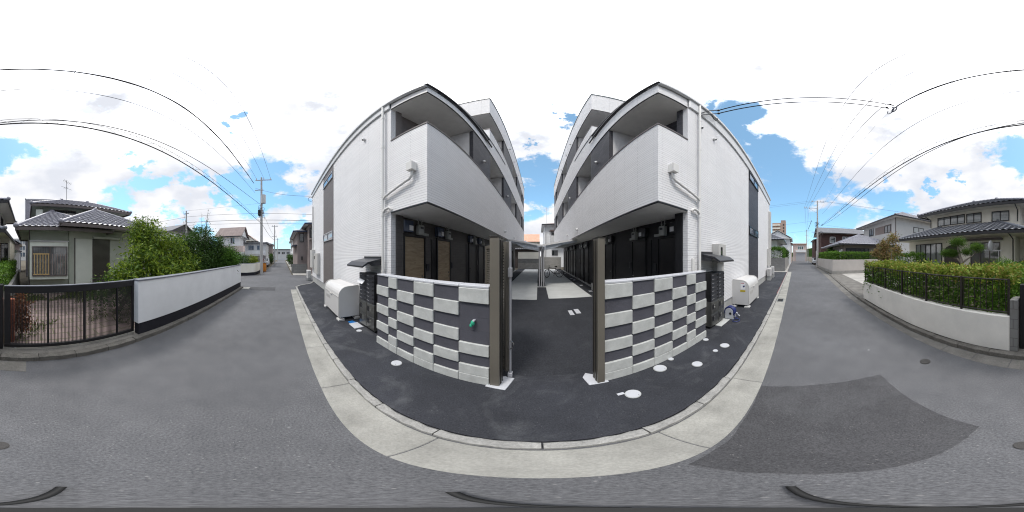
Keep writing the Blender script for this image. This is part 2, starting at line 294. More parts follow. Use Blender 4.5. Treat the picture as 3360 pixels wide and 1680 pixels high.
# ---------------- mesh helpers ----------------
def woff(o):
    v = Vector((0, 0, 0))
    while o is not None: v += o.location; o = o.parent
    return v
def link(o): S.collection.objects.link(o); return o
class MB:
    def __init__(s): s.v = []; s.f = []; s.sm = []; s.ck = []
    def add(s, vs, fs, smooth=False):
        k = len(s.v); s.v += [tuple(p) for p in vs]; s.ck.append((k, len(s.v), len(s.f), len(s.f)+len(fs)))
        for f in fs: s.f.append(tuple(i+k for i in f)); s.sm.append(smooth)
        return s
    def box(s, x0, x1, y0, y1, z0, z1):
        if x0 > x1: x0, x1 = x1, x0
        if y0 > y1: y0, y1 = y1, y0
        if z0 > z1: z0, z1 = z1, z0
        return s.add([(x0,y0,z0),(x1,y0,z0),(x1,y1,z0),(x0,y1,z0),(x0,y0,z1),(x1,y0,z1),(x1,y1,z1),(x0,y1,z1)],
              [(0,3,2,1),(4,5,6,7),(0,1,5,4),(1,2,6,5),(2,3,7,6),(3,0,4,7)])
    def wall(s, p, q, t, z0, z1, side=1):     # vertical slab from p to q, thickness t to the left side
        p = Vector((*p, 0)); q = Vector((*q, 0)); d = (q-p).normalized(); n = Vector((-d.y, d.x, 0))*t*side
        a = [p, q, q+n, p+n]; 
        if side < 0: a = [p+n, q+n, q, p]
        return s.add([(c.x, c.y, z0) for c in a]+[(c.x, c.y, z1) for c in a], [(0,3,2,1),(4,5,6,7),(0,1,5,4),(1,2,6,5),(2,3,7,6),(3,0,4,7)])
    def prism(s, poly, z0, z1):
        n = len(poly); A = sum(poly[i][0]*poly[(i+1)%n][1]-poly[(i+1)%n][0]*poly[i][1] for i in range(n))
        if A < 0: poly = poly[::-1]
        return s.add([(x,y,z0) for x,y in poly]+[(x,y,z1) for x,y in poly],
              [tuple(range(n))[::-1], tuple(range(n,2*n))]+[(i,(i+1)%n,(i+1)%n+n,i+n) for i in range(n)])
    def extr(s, pts, d):        # planar polygon of 3-D points extruded along d
        n = len(pts); d = Vector(d); P = [Vector(p) for p in pts]
        nn = Vector((0,0,0))
        for i in range(n): nn += P[i].cross(P[(i+1)%n])
        if nn.dot(d) > 0: P = P[::-1]
        return s.add([tuple(p) for p in P]+[tuple(p+d) for p in P], [tuple(range(n)), tuple(range(n,2*n))[::-1]]+[(i,i+n,(i+1)%n+n,(i+1)%n) for i in range(n)])
    def quad(s, a, b, c, d): return s.add([a,b,c,d], [(0,1,2,3)])
    def poly(s, pts): return s.add(pts, [tuple(range(len(pts)))])
    def tube(s, pts, r, seg=8, cap=True):
        P = [Vector(p) for p in pts]; n = len(P); rr = r if hasattr(r, '__len__') else [r]*n; vs = []; up = None
        for i, p in enumerate(P):
            t = (P[min(i+1,n-1)]-P[max(i-1,0)]).normalized()
            if up is None: up = Vector((0,0,1)) if abs(t.z) < 0.9 else Vector((1,0,0))
            a = t.cross(up).normalized(); b = a.cross(t).normalized(); up = b
            for k in range(seg):
                w = 2*math.pi*k/seg; vs.append(p+(a*math.cos(w)+b*math.sin(w))*rr[i])
        fs = [(i*seg+k, i*seg+(k+1)%seg, (i+1)*seg+(k+1)%seg, (i+1)*seg+k) for i in range(n-1) for k in range(seg)]
        s.add(vs, fs, True)
        if cap: s.add(vs[:seg], [tuple(range(seg))[::-1]]); s.add(vs[-seg:], [tuple(range(seg))])
        return s
    def cyl(s, p, q, r, seg=12, r2=None): return s.tube([p, q], [r, r2 if r2 is not None else r], seg)
    def sphere(s, c, r, seg=12, rings=8, sz=1.0):
        vs = []; fs = []
        for i in range(rings+1):
            t = math.pi*i/rings
            for k in range(seg):
                w = 2*math.pi*k/seg; vs.append((c[0]+r*math.sin(t)*math.cos(w), c[1]+r*math.sin(t)*math.sin(w), c[2]+r*math.cos(t)*sz))
        for i in range(rings):
            for k in range(seg): fs.append((i*seg+k, (i+1)*seg+k, (i+1)*seg+(k+1)%seg, i*seg+(k+1)%seg))
        return s.add(vs, fs, True)
    def disc(s, c, r, h, seg=28): return s.tube([(c[0],c[1],c[2]), (c[0],c[1],c[2]+h)], r, seg)
    def torus(s, c, rad, r, axis='y', seg=28, k=8, arc=2*math.pi, a0=0):
        pts = []
        for i in range(seg+1):
            w = a0+arc*i/seg; u, v = rad*math.cos(w), rad*math.sin(w)
            pts.append({'y': (c[0]+u, c[1], c[2]+v), 'x': (c[0], c[1]+u, c[2]+v), 'z': (c[0]+u, c[1]+v, c[2])}[axis])
        return s.tube(pts, r, k, False)
    def rot(s, ang, c=(0,0)):
        ca, sa = math.cos(ang), math.sin(ang)
        s.v = [(c[0]+(x-c[0])*ca-(y-c[1])*sa, c[1]+(x-c[0])*sa+(y-c[1])*ca, z) for x,y,z in s.v]; return s
    def build(s, name, mat, parent=None, bevel=0, label=None, kind=None, seg=1):
        me = bpy.data.meshes.new(name); o = bpy.data.objects.new(name, me)
        off = woff(parent) if parent else Vector((0,0,0))
        me.from_pydata([(x-off.x, y-off.y, z-off.z) for x,y,z in s.v], [], s.f)
        me.polygons.foreach_set('use_smooth', s.sm); me.materials.append(M[mat]); me.update()
        link(o); o.parent = parent
        if bevel:
            b = o.modifiers.new('bevel', 'BEVEL'); b.width = bevel; b.segments = seg; b.limit_method = 'ANGLE'
        if label: o['label'] = label
        if kind: o['kind'] = kind
        return o
def each(mb, name, mat, parent, bevel=0, per=1):
    out = []
    for i in range(0, len(mb.ck), per):
        v0 = mb.ck[i][0]; v1 = mb.ck[min(i+per, len(mb.ck))-1][1]; f0 = mb.ck[i][2]; f1 = mb.ck[min(i+per, len(mb.ck))-1][3]
        m = MB(); m.v = mb.v[v0:v1]; m.f = [tuple(k-v0 for k in f) for f in mb.f[f0:f1]]; m.sm = mb.sm[f0:f1]; out.append(m.build(name, mat, parent, bevel))
    return out
def tag(o, label, cat, group=None):
    o['label'] = label; o['category'] = cat
    if group: o['group'] = group
    return o
def thing(name, label, cat, loc=(0,0,0), group=None):
    o = bpy.data.objects.new(name, None); o.empty_display_size = 0.2; link(o); o.location = loc; return tag(o, label, cat, group)
def dup(o, loc=None, rz=None, label=None, parent=None):
    c = o.copy(); link(c); c.parent = parent
    if loc is not None: c.location = loc
    if rz is not None: c.rotation_euler = (0, 0, rz)
    if label: c['label'] = label
    for ch in list(o.children): dup(ch, parent=c)
    return c
def struct(mb, name, mat, bevel=0): return mb.build(name, mat, None, bevel, kind='structure')

def rects(mb, axis, pl, sg, a0, a1, z0, z1, d0, d1):   # box lying on a wall plane, from depth d0 to d1 outward
    p, q = pl+sg*d0, pl+sg*d1
    if axis == 'y': mb.box(a0, a1, p, q, z0, z1)
    else: mb.box(p, q, a0, a1, z0, z1)
def window(parent, axis, pl, sg, a0, a1, z0, z1, n=2, fm='black_metal', gm='glass_curtain', fw=0.045, sill=False, proud=0.05, mid=None):
    a0, a1 = min(a0,a1), max(a0,a1)
    f = MB()
    rects(f, axis, pl, sg, a0, a1, z1-fw, z1, -0.02, proud); rects(f, axis, pl, sg, a0, a1, z0, z0+fw, -0.02, proud+0.01)
    for i in range(n+1):
        c = a0+fw/2+(a1-a0-fw)*i/n; rects(f, axis, pl, sg, c-fw/2, c+fw/2, z0+fw, z1-fw, -0.02, proud-0.003*(i%2))
    if mid: rects(f, axis, pl, sg, a0+fw, a1-fw, mid-fw/2, mid+fw/2, 0.0, proud-0.008)
    w = f.build('window', fm, parent)
    g = MB(); rects(g, axis, pl, sg, a0+fw*0.4, a1-fw*0.4, z0+fw*0.4, z1-fw*0.4, -0.015, 0.012); g.build('pane', gm, w)
    if sill:
        s = MB(); rects(s, axis, pl, sg, a0-0.05, a1+0.05, z0-0.05, z0-0.003, 0, proud+0.06); s.build('sill', 'alu', w)
    return w

def tiles(mb, A, B, C, D, w=0.30, h=0.27, amp=0.045, step=0.045, seg=6, thick=True):
    """pantile slope; A-B eave (left to right seen from outside), D-C top edge"""
    A, B, C, D = map(Vector, (A, B, C, D)); L = (B-A).length; u = (B-A)/L
    vv = (D-A)-u*((D-A).dot(u)); 
    if vv.length < 1e-6: vv = (C-B)-u*((C-B).dot(u))
    Hh = vv.length; v = vv/Hh; n = u.cross(v).normalized()
    if n.z < 0: n = -n
    dl, dr = (D-A).dot(u), (C-A).dot(u); rows = max(1, int(round(Hh/h))); cols = max(2, int(L/w*seg))
    prev = None
    for i in range(rows):
        for e in (0, 1):
            t = (i+e)/rows; lo = dl*t; hi = L+(dr-L)*t; row = []
            for k in range(cols+1):
                uu = L*k/cols; cu = min(max(uu, lo), hi)
                z = amp*(0.5+0.5*math.sin(2*math.pi*cu/w))**0.8 + (step if e == 0 else 0.0)
                row.append(A+u*cu+v*(Hh*t)+n*z)
            base = len(mb.v); mb.v += [tuple(p) for p in row]
            if prev is not None:
                for k in range(cols):
                    if (row[k+1]-row[k]).length > 1e-5 or (Vector(mb.v[prev+k+1])-Vector(mb.v[prev+k])).length > 1e-5:
                        mb.f.append((prev+k, prev+k+1, base+k+1, base+k)); mb.sm.append(e == 1)
            prev = base
def flat_slope(mb, A, B, C, D, t=0.06):
    A, B, C, D = map(Vector, (A, B, C, D)); pts = [A, B, C, D] if (C-D).length > 1e-4 else [A, B, C]
    mb.extr([p-Vector((0,0,0)) for p in pts], (0, 0, -t))
def ridge(mb, p, q, r=0.11, knob=True, seg=10, tile=0.3):
    p, q = Vector(p), Vector(q); L = (q-p).length; n = max(1, int(L/tile)); d = (q-p)/L
    for i in range(n):
        a = p+d*(L*i/n); b = p+d*(L*(i+1)/n); mb.tube([a, b], [r, r*0.86], seg)
    mb.add(*_slab(p, q, r*0.9, r*0.9))
    if knob:
        for c, dd in ((p, -d), (q, d)):
            mb.sphere(tuple(c+dd*0.03+Vector((0,0,0.03))), r*1.35, 8, 6)
def _slab(p, q, w, h):
    d = (q-p).normalized(); s_ = Vector((-d.y, d.x, 0)).normalized()*w
    vs = [p-s_-Vector((0,0,h)), q-s_-Vector((0,0,h)), q+s_-Vector((0,0,h)), p+s_-Vector((0,0,h)), p-s_, q-s_, q+s_, p+s_]
    return [tuple(x) for x in vs], [(0,3,2,1),(4,5,6,7),(0,1,5,4),(1,2,6,5),(2,3,7,6),(3,0,4,7)]
def hip_roof(parent, x0, x1, y0, y1, ze, zr, axis='x', inset=None, mat='tile_silver', tw=0.30, th=0.27, real=True, soff='soffit', trim='trim_dark', fas=0.14, inset2=None, gable_mat='stucco_white', ridges=True):
    if axis == 'x':
        ym = (y0+y1)/2; i1 = (y1-y0)/2 if inset is None else inset; i2 = i1 if inset2 is None else inset2
        P, Q = (x0+i1, ym, zr), (x1-i2, ym, zr)
    else:
        xm = (x0+x1)/2; i1 = (x1-x0)/2 if inset is None else inset; i2 = i1 if inset2 is None else inset2
        P, Q = (xm, y0+i1, zr), (xm, y1-i2, zr)
    a, b, c, d = (x0,y0,ze), (x1,y0,ze), (x1,y1,ze), (x0,y1,ze)
    mb = MB(); fn = tiles if real else flat_slope
    kw = dict(w=tw, h=th) if real else {}
    if axis == 'x':
        fn(mb, a, b, Q, P, **kw); fn(mb, c, d, P, Q, **kw)
        if i2 > 0: fn(mb, b, c, Q, Q, **kw)
        if i1 > 0: fn(mb, d, a, P, P, **kw)
    else:
        fn(mb, b, c, Q, P, **kw); fn(mb, d, a, P, Q, **kw)
        if i1 > 0: fn(mb, a, b, P, P, **kw)
        if i2 > 0: fn(mb, c, d, Q, Q, **kw)
    r = mb.build('roof', mat, parent)
    if ridges:
        k = MB(); ridge(k, P, Q)
        if axis == 'x': cs = ([(P,a),(P,d)] if i1 > 0 else [])+([(Q,b),(Q,c)] if i2 > 0 else [])
        else: cs = ([(P,a),(P,b)] if i1 > 0 else [])+([(Q,c),(Q,d)] if i2 > 0 else [])
        for s_, e_ in cs: ridge(k, (s_[0],s_[1],s_[2]+0.02), (e_[0],e_[1],e_[2]+0.06), 0.09)
        k.build('ridge_tiles', 'tile_ridge', r)
    so_ = MB(); so_.box(x0+0.06, x1-0.06, y0+0.06, y1-0.06, ze-0.05, ze-0.02); so_.build('soffit', soff, r)
    t = MB(); T = 0.07
    t.box(x0-0.02, x1+0.02, y0-0.05, y0+T-0.05, ze-fas, ze+0.01); t.box(x0-0.02, x1+0.02, y1-T+0.05, y1+0.05, ze-fas, ze+0.01)
    t.box(x0-0.05, x0+T-0.05, y0+0.02, y1-0.02, ze-fas+0.003, ze+0.007); t.box(x1-T+0.05, x1+0.05, y0+0.02, y1-0.02, ze-fas+0.003, ze+0.007)
    t.build('eaves_gutter', trim, r)
    if (axis == 'x' and (i1 == 0 or i2 == 0)) or (axis == 'y' and (i1 == 0 or i2 == 0)):
        gm = MB()
        if axis == 'x':
            for xx, ii in ((x0+0.35, i1), (x1-0.45, i2)):
                if ii == 0: gm.extr([(xx,y0+0.4,ze-0.02),(xx,y1-0.4,ze-0.02),(xx,ym,zr-0.18)], (0.1,0,0))
        else:
            for yy, ii in ((y0+0.35, i1), (y1-0.45, i2)):
                if ii == 0: gm.extr([(x0+0.4,yy,ze-0.02),(x1-0.4,yy,ze-0.02),(xm,yy,zr-0.18)], (0,0.1,0))
        each(gm,'gable', gable_mat, r)
    return r

# ---------------- foliage ----------------
def leaf_mesh(name, mat, parent, pts, size, asp=0.45, droop=0.3, seed=1, kind=None, fold=True):
    rng = np.random.default_rng(seed); n = len(pts); P = np.asarray(pts, float)
    d = rng.normal(size=(n,3)); d[:,2] = d[:,2]*0.6-droop; d /= np.linalg.norm(d,axis=1)[:,None]
    u = rng.normal(size=(n,3)); s = np.cross(d,u); s /= np.linalg.norm(s,axis=1)[:,None]
    nn = np.cross(s,d)
    L = size*rng.uniform(0.6,1.35,n)[:,None]; w = L*asp*0.5
    a = P; b = P+d*L*0.45+s*w+nn*w*0.35; c = P+d*L-nn*L*0.08; e = P+d*L*0.45-s*w+nn*w*0.35
    V = np.stack([a,b,c,e],1).reshape(-1,3)
    off = woff(parent) if parent else Vector((0,0,0)); V -= np.array(off)
    me = bpy.data.meshes.new(name); me.vertices.add(4*n); me.vertices.foreach_set('co', V.ravel())
    me.loops.add(4*n); me.loops.foreach_set('vertex_index', np.arange(4*n, dtype=np.int32))
    me.polygons.add(n); me.polygons.foreach_set('loop_start', np.arange(0,4*n,4,dtype=np.int32)); me.polygons.foreach_set('loop_total', np.full(n,4,dtype=np.int32))
    me.materials.append(M[mat]); me.update(calc_edges=True)
    o = bpy.data.objects.new(name, me); link(o); o.parent = parent
    if kind: o['kind'] = kind
    return o
def blob_points(blobs, n, seed=1, clump=0.14, per=14, shell=0.55):
    rng = np.random.default_rng(seed); w = np.array([b[3]*b[4]+b[4]*b[5]+b[3]*b[5] for b in blobs]); w = w/w.sum()
    nc = max(1, n//per); k = rng.choice(len(blobs), nc, p=w); B = np.array(blobs)[k]
    d = rng.normal(size=(nc,3)); d /= np.linalg.norm(d,axis=1)[:,None]
    r = rng.uniform(shell,1.05,nc)[:,None]; C = B[:,:3]+d*r*B[:,3:6]
    pts = np.repeat(C, per, 0)+rng.normal(size=(nc*per,3))*clump
    return pts
def box_points(x0,x1,y0,y1,z0,z1,n,seed=1,clump=0.05,per=6,bulge=0.06):
    rng = np.random.default_rng(seed); nc = n//per; sx,sy,sz = x1-x0,y1-y0,z1-z0
    A = np.array([sy*sz,sy*sz,sx*sz,sx*sz,sx*sy*1.4]); A /= A.sum(); f = rng.choice(5,nc,p=A)
    P = rng.uniform(size=(nc,3)); dep = rng.uniform(-0.02,1,nc)**2*0.16
    X = x0+P[:,0]*sx; Y = y0+P[:,1]*sy; Z = z0+P[:,2]*sz
    X = np.where(f==0,x0+dep,np.where(f==1,x1-dep,X)); Y = np.where(f==2,y0+dep,np.where(f==3,y1-dep,Y)); Z = np.where(f==4,z1-dep,Z)
    wob = bulge*(np.sin(X*3.1+Y*2.3)+np.sin(X*7.7-Y*5.1+1)+0.5*np.sin(X*17+Y*13)); Z = Z+wob*(P[:,2] if True else 1)
    C = np.stack([X,Y,Z],1)
    return np.repeat(C,per,0)+rng.normal(size=(nc*per,3))*clump
def trunk(parent, base, top, r, limbs, mat='bark', seed=1):
    rnd = random.Random(seed); mb = MB(); b, t = Vector(base), Vector(top)
    pts = [b+(t-b)*k/5+Vector((rnd.uniform(-1,1),rnd.uniform(-1,1),0))*0.04*k for k in range(6)]
    mb.tube(pts, [r*(1-0.13*k) for k in range(6)], 8)
    for e in limbs:
        e = Vector(e); k = rnd.randint(2,4); s0 = pts[k]; m = s0+(e-s0)*0.5+Vector((rnd.uniform(-.1,.1),rnd.uniform(-.1,.1),0.08))
        mb.tube([s0, m, e], [r*0.5, r*0.33, r*0.1], 6)
    mb.build('trunk', mat, parent)
def tree(label, cat, base, blobs, n, size, leaf='leaf_mid', name='garden_tree', asp=0.4, clump=0.14, r=0.08, droop=0.3, seed=1, per=14, mat='bark', group=None, shell=0.5):
    o = thing(name, label, cat, base, group); c = np.mean(np.array(blobs)[:,:3],0)
    trunk(o, base, (c[0], c[1], c[2]), r, [(b[0],b[1],b[2]) for b in blobs], mat, seed)
    leaf_mesh('crown', leaf, o, blob_points(blobs, n, seed, clump, per, shell), size, asp, droop, seed)
    return o
def hedge(label, x0,x1,y0,y1,z0,z1,n,size,leaf='leaf_hedge',seed=1,name='hedge',cat='hedge',asp=0.5,bulge=0.05,stem=True,topleaf=None):
    o = thing(name, label, cat, ((x0+x1)/2,(y0+y1)/2,z0))
    pts = box_points(x0,x1,y0,y1,z0,z1,n,seed,bulge=bulge)
    if topleaf:
        rng = np.random.default_rng(seed+5); hi = pts[:,2] > z1-0.24+rng.normal(size=len(pts))*0.07
        leaf_mesh('new_growth', topleaf, o, pts[hi], size, asp, 0.0, seed+1); pts = pts[~hi]
    leaf_mesh('foliage', leaf, o, pts, size, asp, 0.2, seed)
    if stem:
        mb = MB(); rnd = random.Random(seed); L = max(x1-x0,y1-y0); k = max(3,int(L/0.35))
        for i in range(k):
            t = (i+0.5)/k; cx = x0+(x1-x0)*(t if x1-x0 > y1-y0 else rnd.uniform(.4,.6)); cy = y0+(y1-y0)*(t if y1-y0 >= x1-x0 else rnd.uniform(.4,.6))
            mb.tube([(cx,cy,z0-0.02),(cx+rnd.uniform(-.08,.08),cy,(z0+z1)/2),(cx+rnd.uniform(-.15,.15),cy+rnd.uniform(-.08,.08),z1-0.1)],[0.02,0.015,0.006],5)
        mb.build('stems','bark',o)
    return o

# ================= SETTING =================
ring = lambda x0,x1,y0,y1,z: [(x0,y0,z),(x1,y0,z),(x1,y1,z),(x0,y1,z)]
mb = MB(); mb.quad(*ring(-900,900,-900,900,-0.03)); struct(mb, 'ground', 'soil')
mb = MB()
mb.poly([(-130,-1.9,0),(-19,-2.2,0),(-16.8,-2.5,0),(-15.2,-4.2,0),(-15.2,-45,0),(-10,-45,0),(-9.75,-2.6,0),(-2.4,-2.66,0),(7,-2.85,0),(15,-3.5,0),(29,-4.1,0),(60,-5.4,0),(60,1.0,0),(-9.3,0.95,0),(-10.4,1.9,0),(-11.9,2.6,0),(-12.3,40,0),(-15.6,40,0),(-15.8,2.3,0),(-16.6,0.95,0),(-130,1.2,0)])
struct(mb, 'road', 'road')
# gutter along the flats: cast lengths with joints
rnd = random.Random(3)
def strip(name, mat, poly_a, poly_b, z0, z1, step, gap=0.006, jit=0.004, bevel=0.006, jz=0.002):
    """blocks between two polylines sampled by x"""
    def at(pl, x):
        for (x0,y0),(x1,y1) in zip(pl, pl[1:]):
            if x0 <= x <= x1: return y0+(y1-y0)*(x-x0)/(x1-x0)
        return pl[-1][1]
    mb = MB(); x = poly_a[0][0]; e = poly_a[-1][0]
    while x < e-0.02:
        x2 = min(x+step, e); j = [rnd.uniform(-jit,jit) for _ in range(4)]; z = z1+rnd.uniform(-jz,jz)
        if 'kerb' in name and abs(x) < 14:
            K = 7; xs = [x+gap/2+(x2-x-gap)*i/K for i in range(K+1)]; q = lambda: rnd.uniform(-1,1)*0.007
            A_ = [(u,at(poly_a,u)+j[0]+q()) for u in xs]; B_ = [(u,at(poly_b,u)+j[2]+q()) for u in xs]; zz = [z+q()*0.7 for _ in xs]; n_ = K+1
            vs = [(a[0],a[1],z0) for a in A_]+[(a[0],a[1],t_-0.008+q()*0.5) for a,t_ in zip(A_,zz)]+[(a[0],a[1]*0.8+b[1]*0.2,t_) for a,b,t_ in zip(A_,B_,zz)]+[(a[0],a[1]*0.15+b[1]*0.85,t_) for a,b,t_ in zip(A_,B_,zz)]+[(b[0],b[1],t_-0.008) for b,t_ in zip(B_,zz)]+[(b[0],b[1],z0) for b in B_]
            fs = [(r_*n_+i, r_*n_+i+1, (r_+1)*n_+i+1, (r_+1)*n_+i) for r_ in range(5) for i in range(K)]+[tuple(r_*n_ for r_ in range(6))[::-1], tuple(r_*n_+K for r_ in range(6))]
            mb.add(vs, fs); x = x2; continue
        mb.prism([(x+gap/2,at(poly_a,x)+j[0]),(x2-gap/2,at(poly_a,x2)+j[1]),(x2-gap/2,at(poly_b,x2)+j[2]),(x+gap/2,at(poly_b,x)+j[3])], z0, z); x = x2
    return struct(mb, name, mat, bevel)
strip('gutter', 'gutter', [(-9.3,0.47),(-2,0.44),(0,0.40),(4,0.38),(20,0.36)], [(-9.6,0.80),(-2,0.79),(0,0.775),(20,0.76)], -0.02, 0.006, 1.25)
strip('kerb', 'kerb', [(-9.9,0.81),(0,0.785),(20,0.77)], [(-9.9,0.90),(0,0.872),(20,0.865)], -0.02, 0.048, 0.62, 0.012, 0.006, 0, 0.003)
mb = MB()   # kerb turning the corner
for (p, q) in (((-9.92,0.85),(-10.55,1.25)),((-10.56,1.26),(-11.0,1.9)),((-11.02,1.92),(-11.9,2.35))): mb.wall(p, q, 0.1, -0.02, 0.05, 1)
struct(mb, 'corner_kerb', 'kerb', 0.01)
mb = MB(); mb.prism([(-9.9,0.895),(19.5,0.87),(19.5,3.0),(3.2,3.0),(3.2,2.15),(-3.0,2.10),(-3.0,3.0),(-12.0,3.0),(-12.0,2.35),(-11.0,1.95),(-10.5,1.28)], -0.02, 0.030); struct(mb, 'forecourt', 'new_asphalt')
mb = MB(); mb.prism([(-3.0,2.101),(3.2,2.151),(3.2,23.9),(-3.0,23.9)], -0.02, 0.031); struct(mb, 'courtyard', 'court_asphalt')
mb = MB()
for x0,x1,y0 in ((-1.95,-0.07,6.95),(0.45,2.45,7.15)):
    y = y0
    while y < 23.4: y2 = min(y+2.3,23.5); mb.box(x0,x1,y+0.005,y2-0.005,-0.01,0.040); y = y2
struct(mb, 'paving', 'paving', 0.004)
pp_ = [(1.87,0.38),(0.47,0.36),(0.45,-0.48),(0.48,-1.02),(1.9,-1.10),(1.92,-0.3)]; q_ = []
for a_, b_ in zip(pp_, pp_[1:]+pp_[:1]):
    for k in range(12): q_.append((a_[0]+(b_[0]-a_[0])*k/12+rnd.uniform(-.008,.008), a_[1]+(b_[1]-a_[1])*k/12+rnd.uniform(-.008,.008), 0.004))
mb = MB(); mb.poly(q_); struct(mb, 'road_patch', 'patch')
mb = MB(); mb.poly([(-9.95,-2.05,0.004),(-8.95,-1.78,0.004),(-9.0,-0.42,0.004),(-10.0,-0.42,0.004)]); struct(mb, 'junction_patch', 'patch')
# rear side of the street
strip('rear_gutter', 'gutter_old', [(0.0,-2.58),(3,-2.585),(7,-2.74),(15,-3.42),(29,-4.0)], [(0.0,-2.27),(3,-2.38),(7,-2.43),(15,-2.95),(29,-3.6)], -0.02, 0.006, 0.62, 0.008)
strip('rear_kerb', 'kerb_old', [(-9.5,-2.48),(-2.3,-2.74),(3,-2.72),(6.75,-2.86)], [(-9.5,-2.33),(-2.3,-2.61),(0,-2.585),(3,-2.59),(6.75,-2.73)], -0.02, 0.10, 0.62, 0.01, 0.005, 0, 0.004)
strip('far_kerb', 'kerb_old', [(6.8,-2.90),(15,-3.56),(16.9,-3.75),(29,-4.15)], [(6.8,-2.745),(15,-3.43),(16.9,-3.59),(29,-4.0)], -0.02, 0.05, 0.62, 0.01, 0.005, 0, 0.004)
mb = MB(); mb.prism([(-9.5,-2.49),(-2.3,-2.745),(0.75,-2.73),(0.75,-3.05),(-2.2,-3.05),(-9.5,-2.8)], -0.02, 0.088); struct(mb, 'gate_threshold', 'gutter_old')
mb = MB(); mb.box(-2.25,0.45,-3.06,-2.90,0.0,0.104); struct(mb, 'gate_rail_sill', 'gutter')
mb = MB(); mb.prism([(6.45,-2.92),(15,-3.6),(16.75,-3.8),(16.95,-13),(6.45,-13)], -0.02, 0.02); struct(mb, 'driveway', 'gutter_old')
mb = MB(); mb.prism([(9.3,-4.5),(16.8,-5.0),(16.9,-9),(8.0,-9)], 0.0, 0.026); struct(mb, 'parking_slab', 'drive_concrete')
mb = MB(); mb.box(-9.6,0.4,-8.2,-3.07,-0.02,0.07); struct(mb, 'yard', 'pavers')
mb = MB(); mb.box(0.56,6.4,-12,-3.06,-0.02,0.45); struct(mb, 'garden', 'soil')
rnd2 = np.random.default_rng(5)
def patch_pts(x0,x1,y0,y1,n,z,thr=-0.1):
    X = rnd2.uniform(x0,x1,n); Y = rnd2.uniform(y0,y1,n); k = (np.sin(X*2.1+1)+np.sin(Y*2.7)+np.sin(X*5.3-Y*4.1)*0.7) > thr
    return np.stack([X[k],Y[k],np.full(k.sum(),z)],1)
gp = np.concatenate([patch_pts(-9,0.4,-8.1,-6.6,9000,0.08,-0.8), patch_pts(-9,0.4,-6.8,-3.1,8000,0.08,0.9)])
go = leaf_mesh('grass', 'grass', None, gp, 0.16, 0.12, -0.9, 4, kind='stuff'); tag(go, 'unkempt green grass and weeds growing between the pink pavers behind the black gate', 'grass')
mb = MB()
for d, hh, s_ in ((420,22,3),(480,34,5)):
    rr = random.Random(s_); pts = [(d, -260+i*20, hh*(0.5+0.5*math.sin(i*0.5+s_))+rr.uniform(0,4)) for i in range(27)]
    mb.extr([(d,-260,-1)]+pts+[(d,260,-1)], (60,0,0))
struct(mb, 'hills', 'leaf_dark')
# strip in front of left neighbours beyond the crossing, ground of the other lots
mb = MB(); mb.prism([(-15.9,2.6),(-16.5,1.1),(-60,1.4),(-60,14),(-15.8,14)], -0.025, 0.03); struct(mb, 'far_lot', 'drive_concrete')
mb = MB(); mb.prism([(19.6,0.9),(60,1.05),(60,12),(19.6,12)], -0.025, 0.02); struct(mb, 'right_lot', 'drive_concrete')

# manhole covers
def lid(x, y, r, label, flap=False, mat='white_lid', z=0.031, group='white manhole covers on the forecourt', cat='manhole cover', edge=True):
    o = thing('manhole_cover', label, cat, (x,y,z), group)
    MB().disc((x,y,z-0.01), r, 0.016).build('frame_ring', 'meter' if mat == 'white_lid' else mat, o, 0.002)
    m = MB().disc((x,y,z), r*0.90, 0.011, 32)
    if flap: m.wall((x-0.035,y+r*0.8),(x-0.035,y+r*1.22),0.07,z,z+0.008,-1) if False else m.box(x-0.15,x-0.07,y+r*0.5,y+r*0.98,z,z+0.010)
    m.build('lid', mat, o, 0.003)
    if mat == 'white_lid':
        h = MB().box(x+r*0.35,x+r*0.5,y-r*0.62,y-r*0.56,z+0.009,z+0.0125); h.build('lift_slot', 'iron', o)
    return o
lid(0.93,1.42,0.088,'largest-looking white cover nearest the kerb, with a hinge tab', True)
lid(1.58,1.71,0.098,'large plain white round cover at the foot of the right block wall')
lid(1.90,1.80,0.048,'small white cover hard against the right block wall, beside a large one')
lid(2.03,1.38,0.082,'medium white cover midway between right block wall and kerb')
lid(2.58,1.36,0.048,'smallest white cover out by the kerb right of the wall')
lid(2.85,1.30,0.092,'white cover farthest right, out near the kerb')
lid(2.91,1.76,0.06,'white cover at the far right corner of the right block wall')
lid(-1.90,1.60,0.085,'lone white cover in front of the left block wall')
lid(-3.46,1.76,0.068,'white grooved cover beside the left mailboxes')
for x,y,r,l in ((1.79,-1.85,0.085,'dark iron cover in the road towards the right rear kerb'),(0.14,-0.83,0.055,'small dark iron cover in the road behind the camera spot')):
    lid(x,y,r,l,mat='iron',z=0.0,group='iron covers in the road')
def pad(x0,x1,y0,y1,label,mat='gutter',z=0.031,name='concrete_pad',cat='pad',h=0.015,rot=0):
    m = MB().box(x0,x1,y0,y1,z-0.01,z+h); m.rot(rot,((x0+x1)/2,(y0+y1)/2)); o = m.build(name, mat, None, 0.004); tag(o,label,cat); return o
pad(-3.98,-3.62,1.72,1.97,'white square lid on the asphalt in front of the left mailboxes','white_lid',name='inspection_cover',cat='cover')
pad(3.74,4.3,1.80,2.1,'grey concrete slab under the right mailboxes','paving')
pad(0.98,1.12,4.95,5.4,'white square inspection lid inside the gate, left of two','white_lid',name='inspection_cover',cat='cover')
pad(1.2,1.36,5.05,5.5,'white square inspection lid inside the gate, right of two, half behind the post','white_lid',name='inspection_cover',cat='cover')
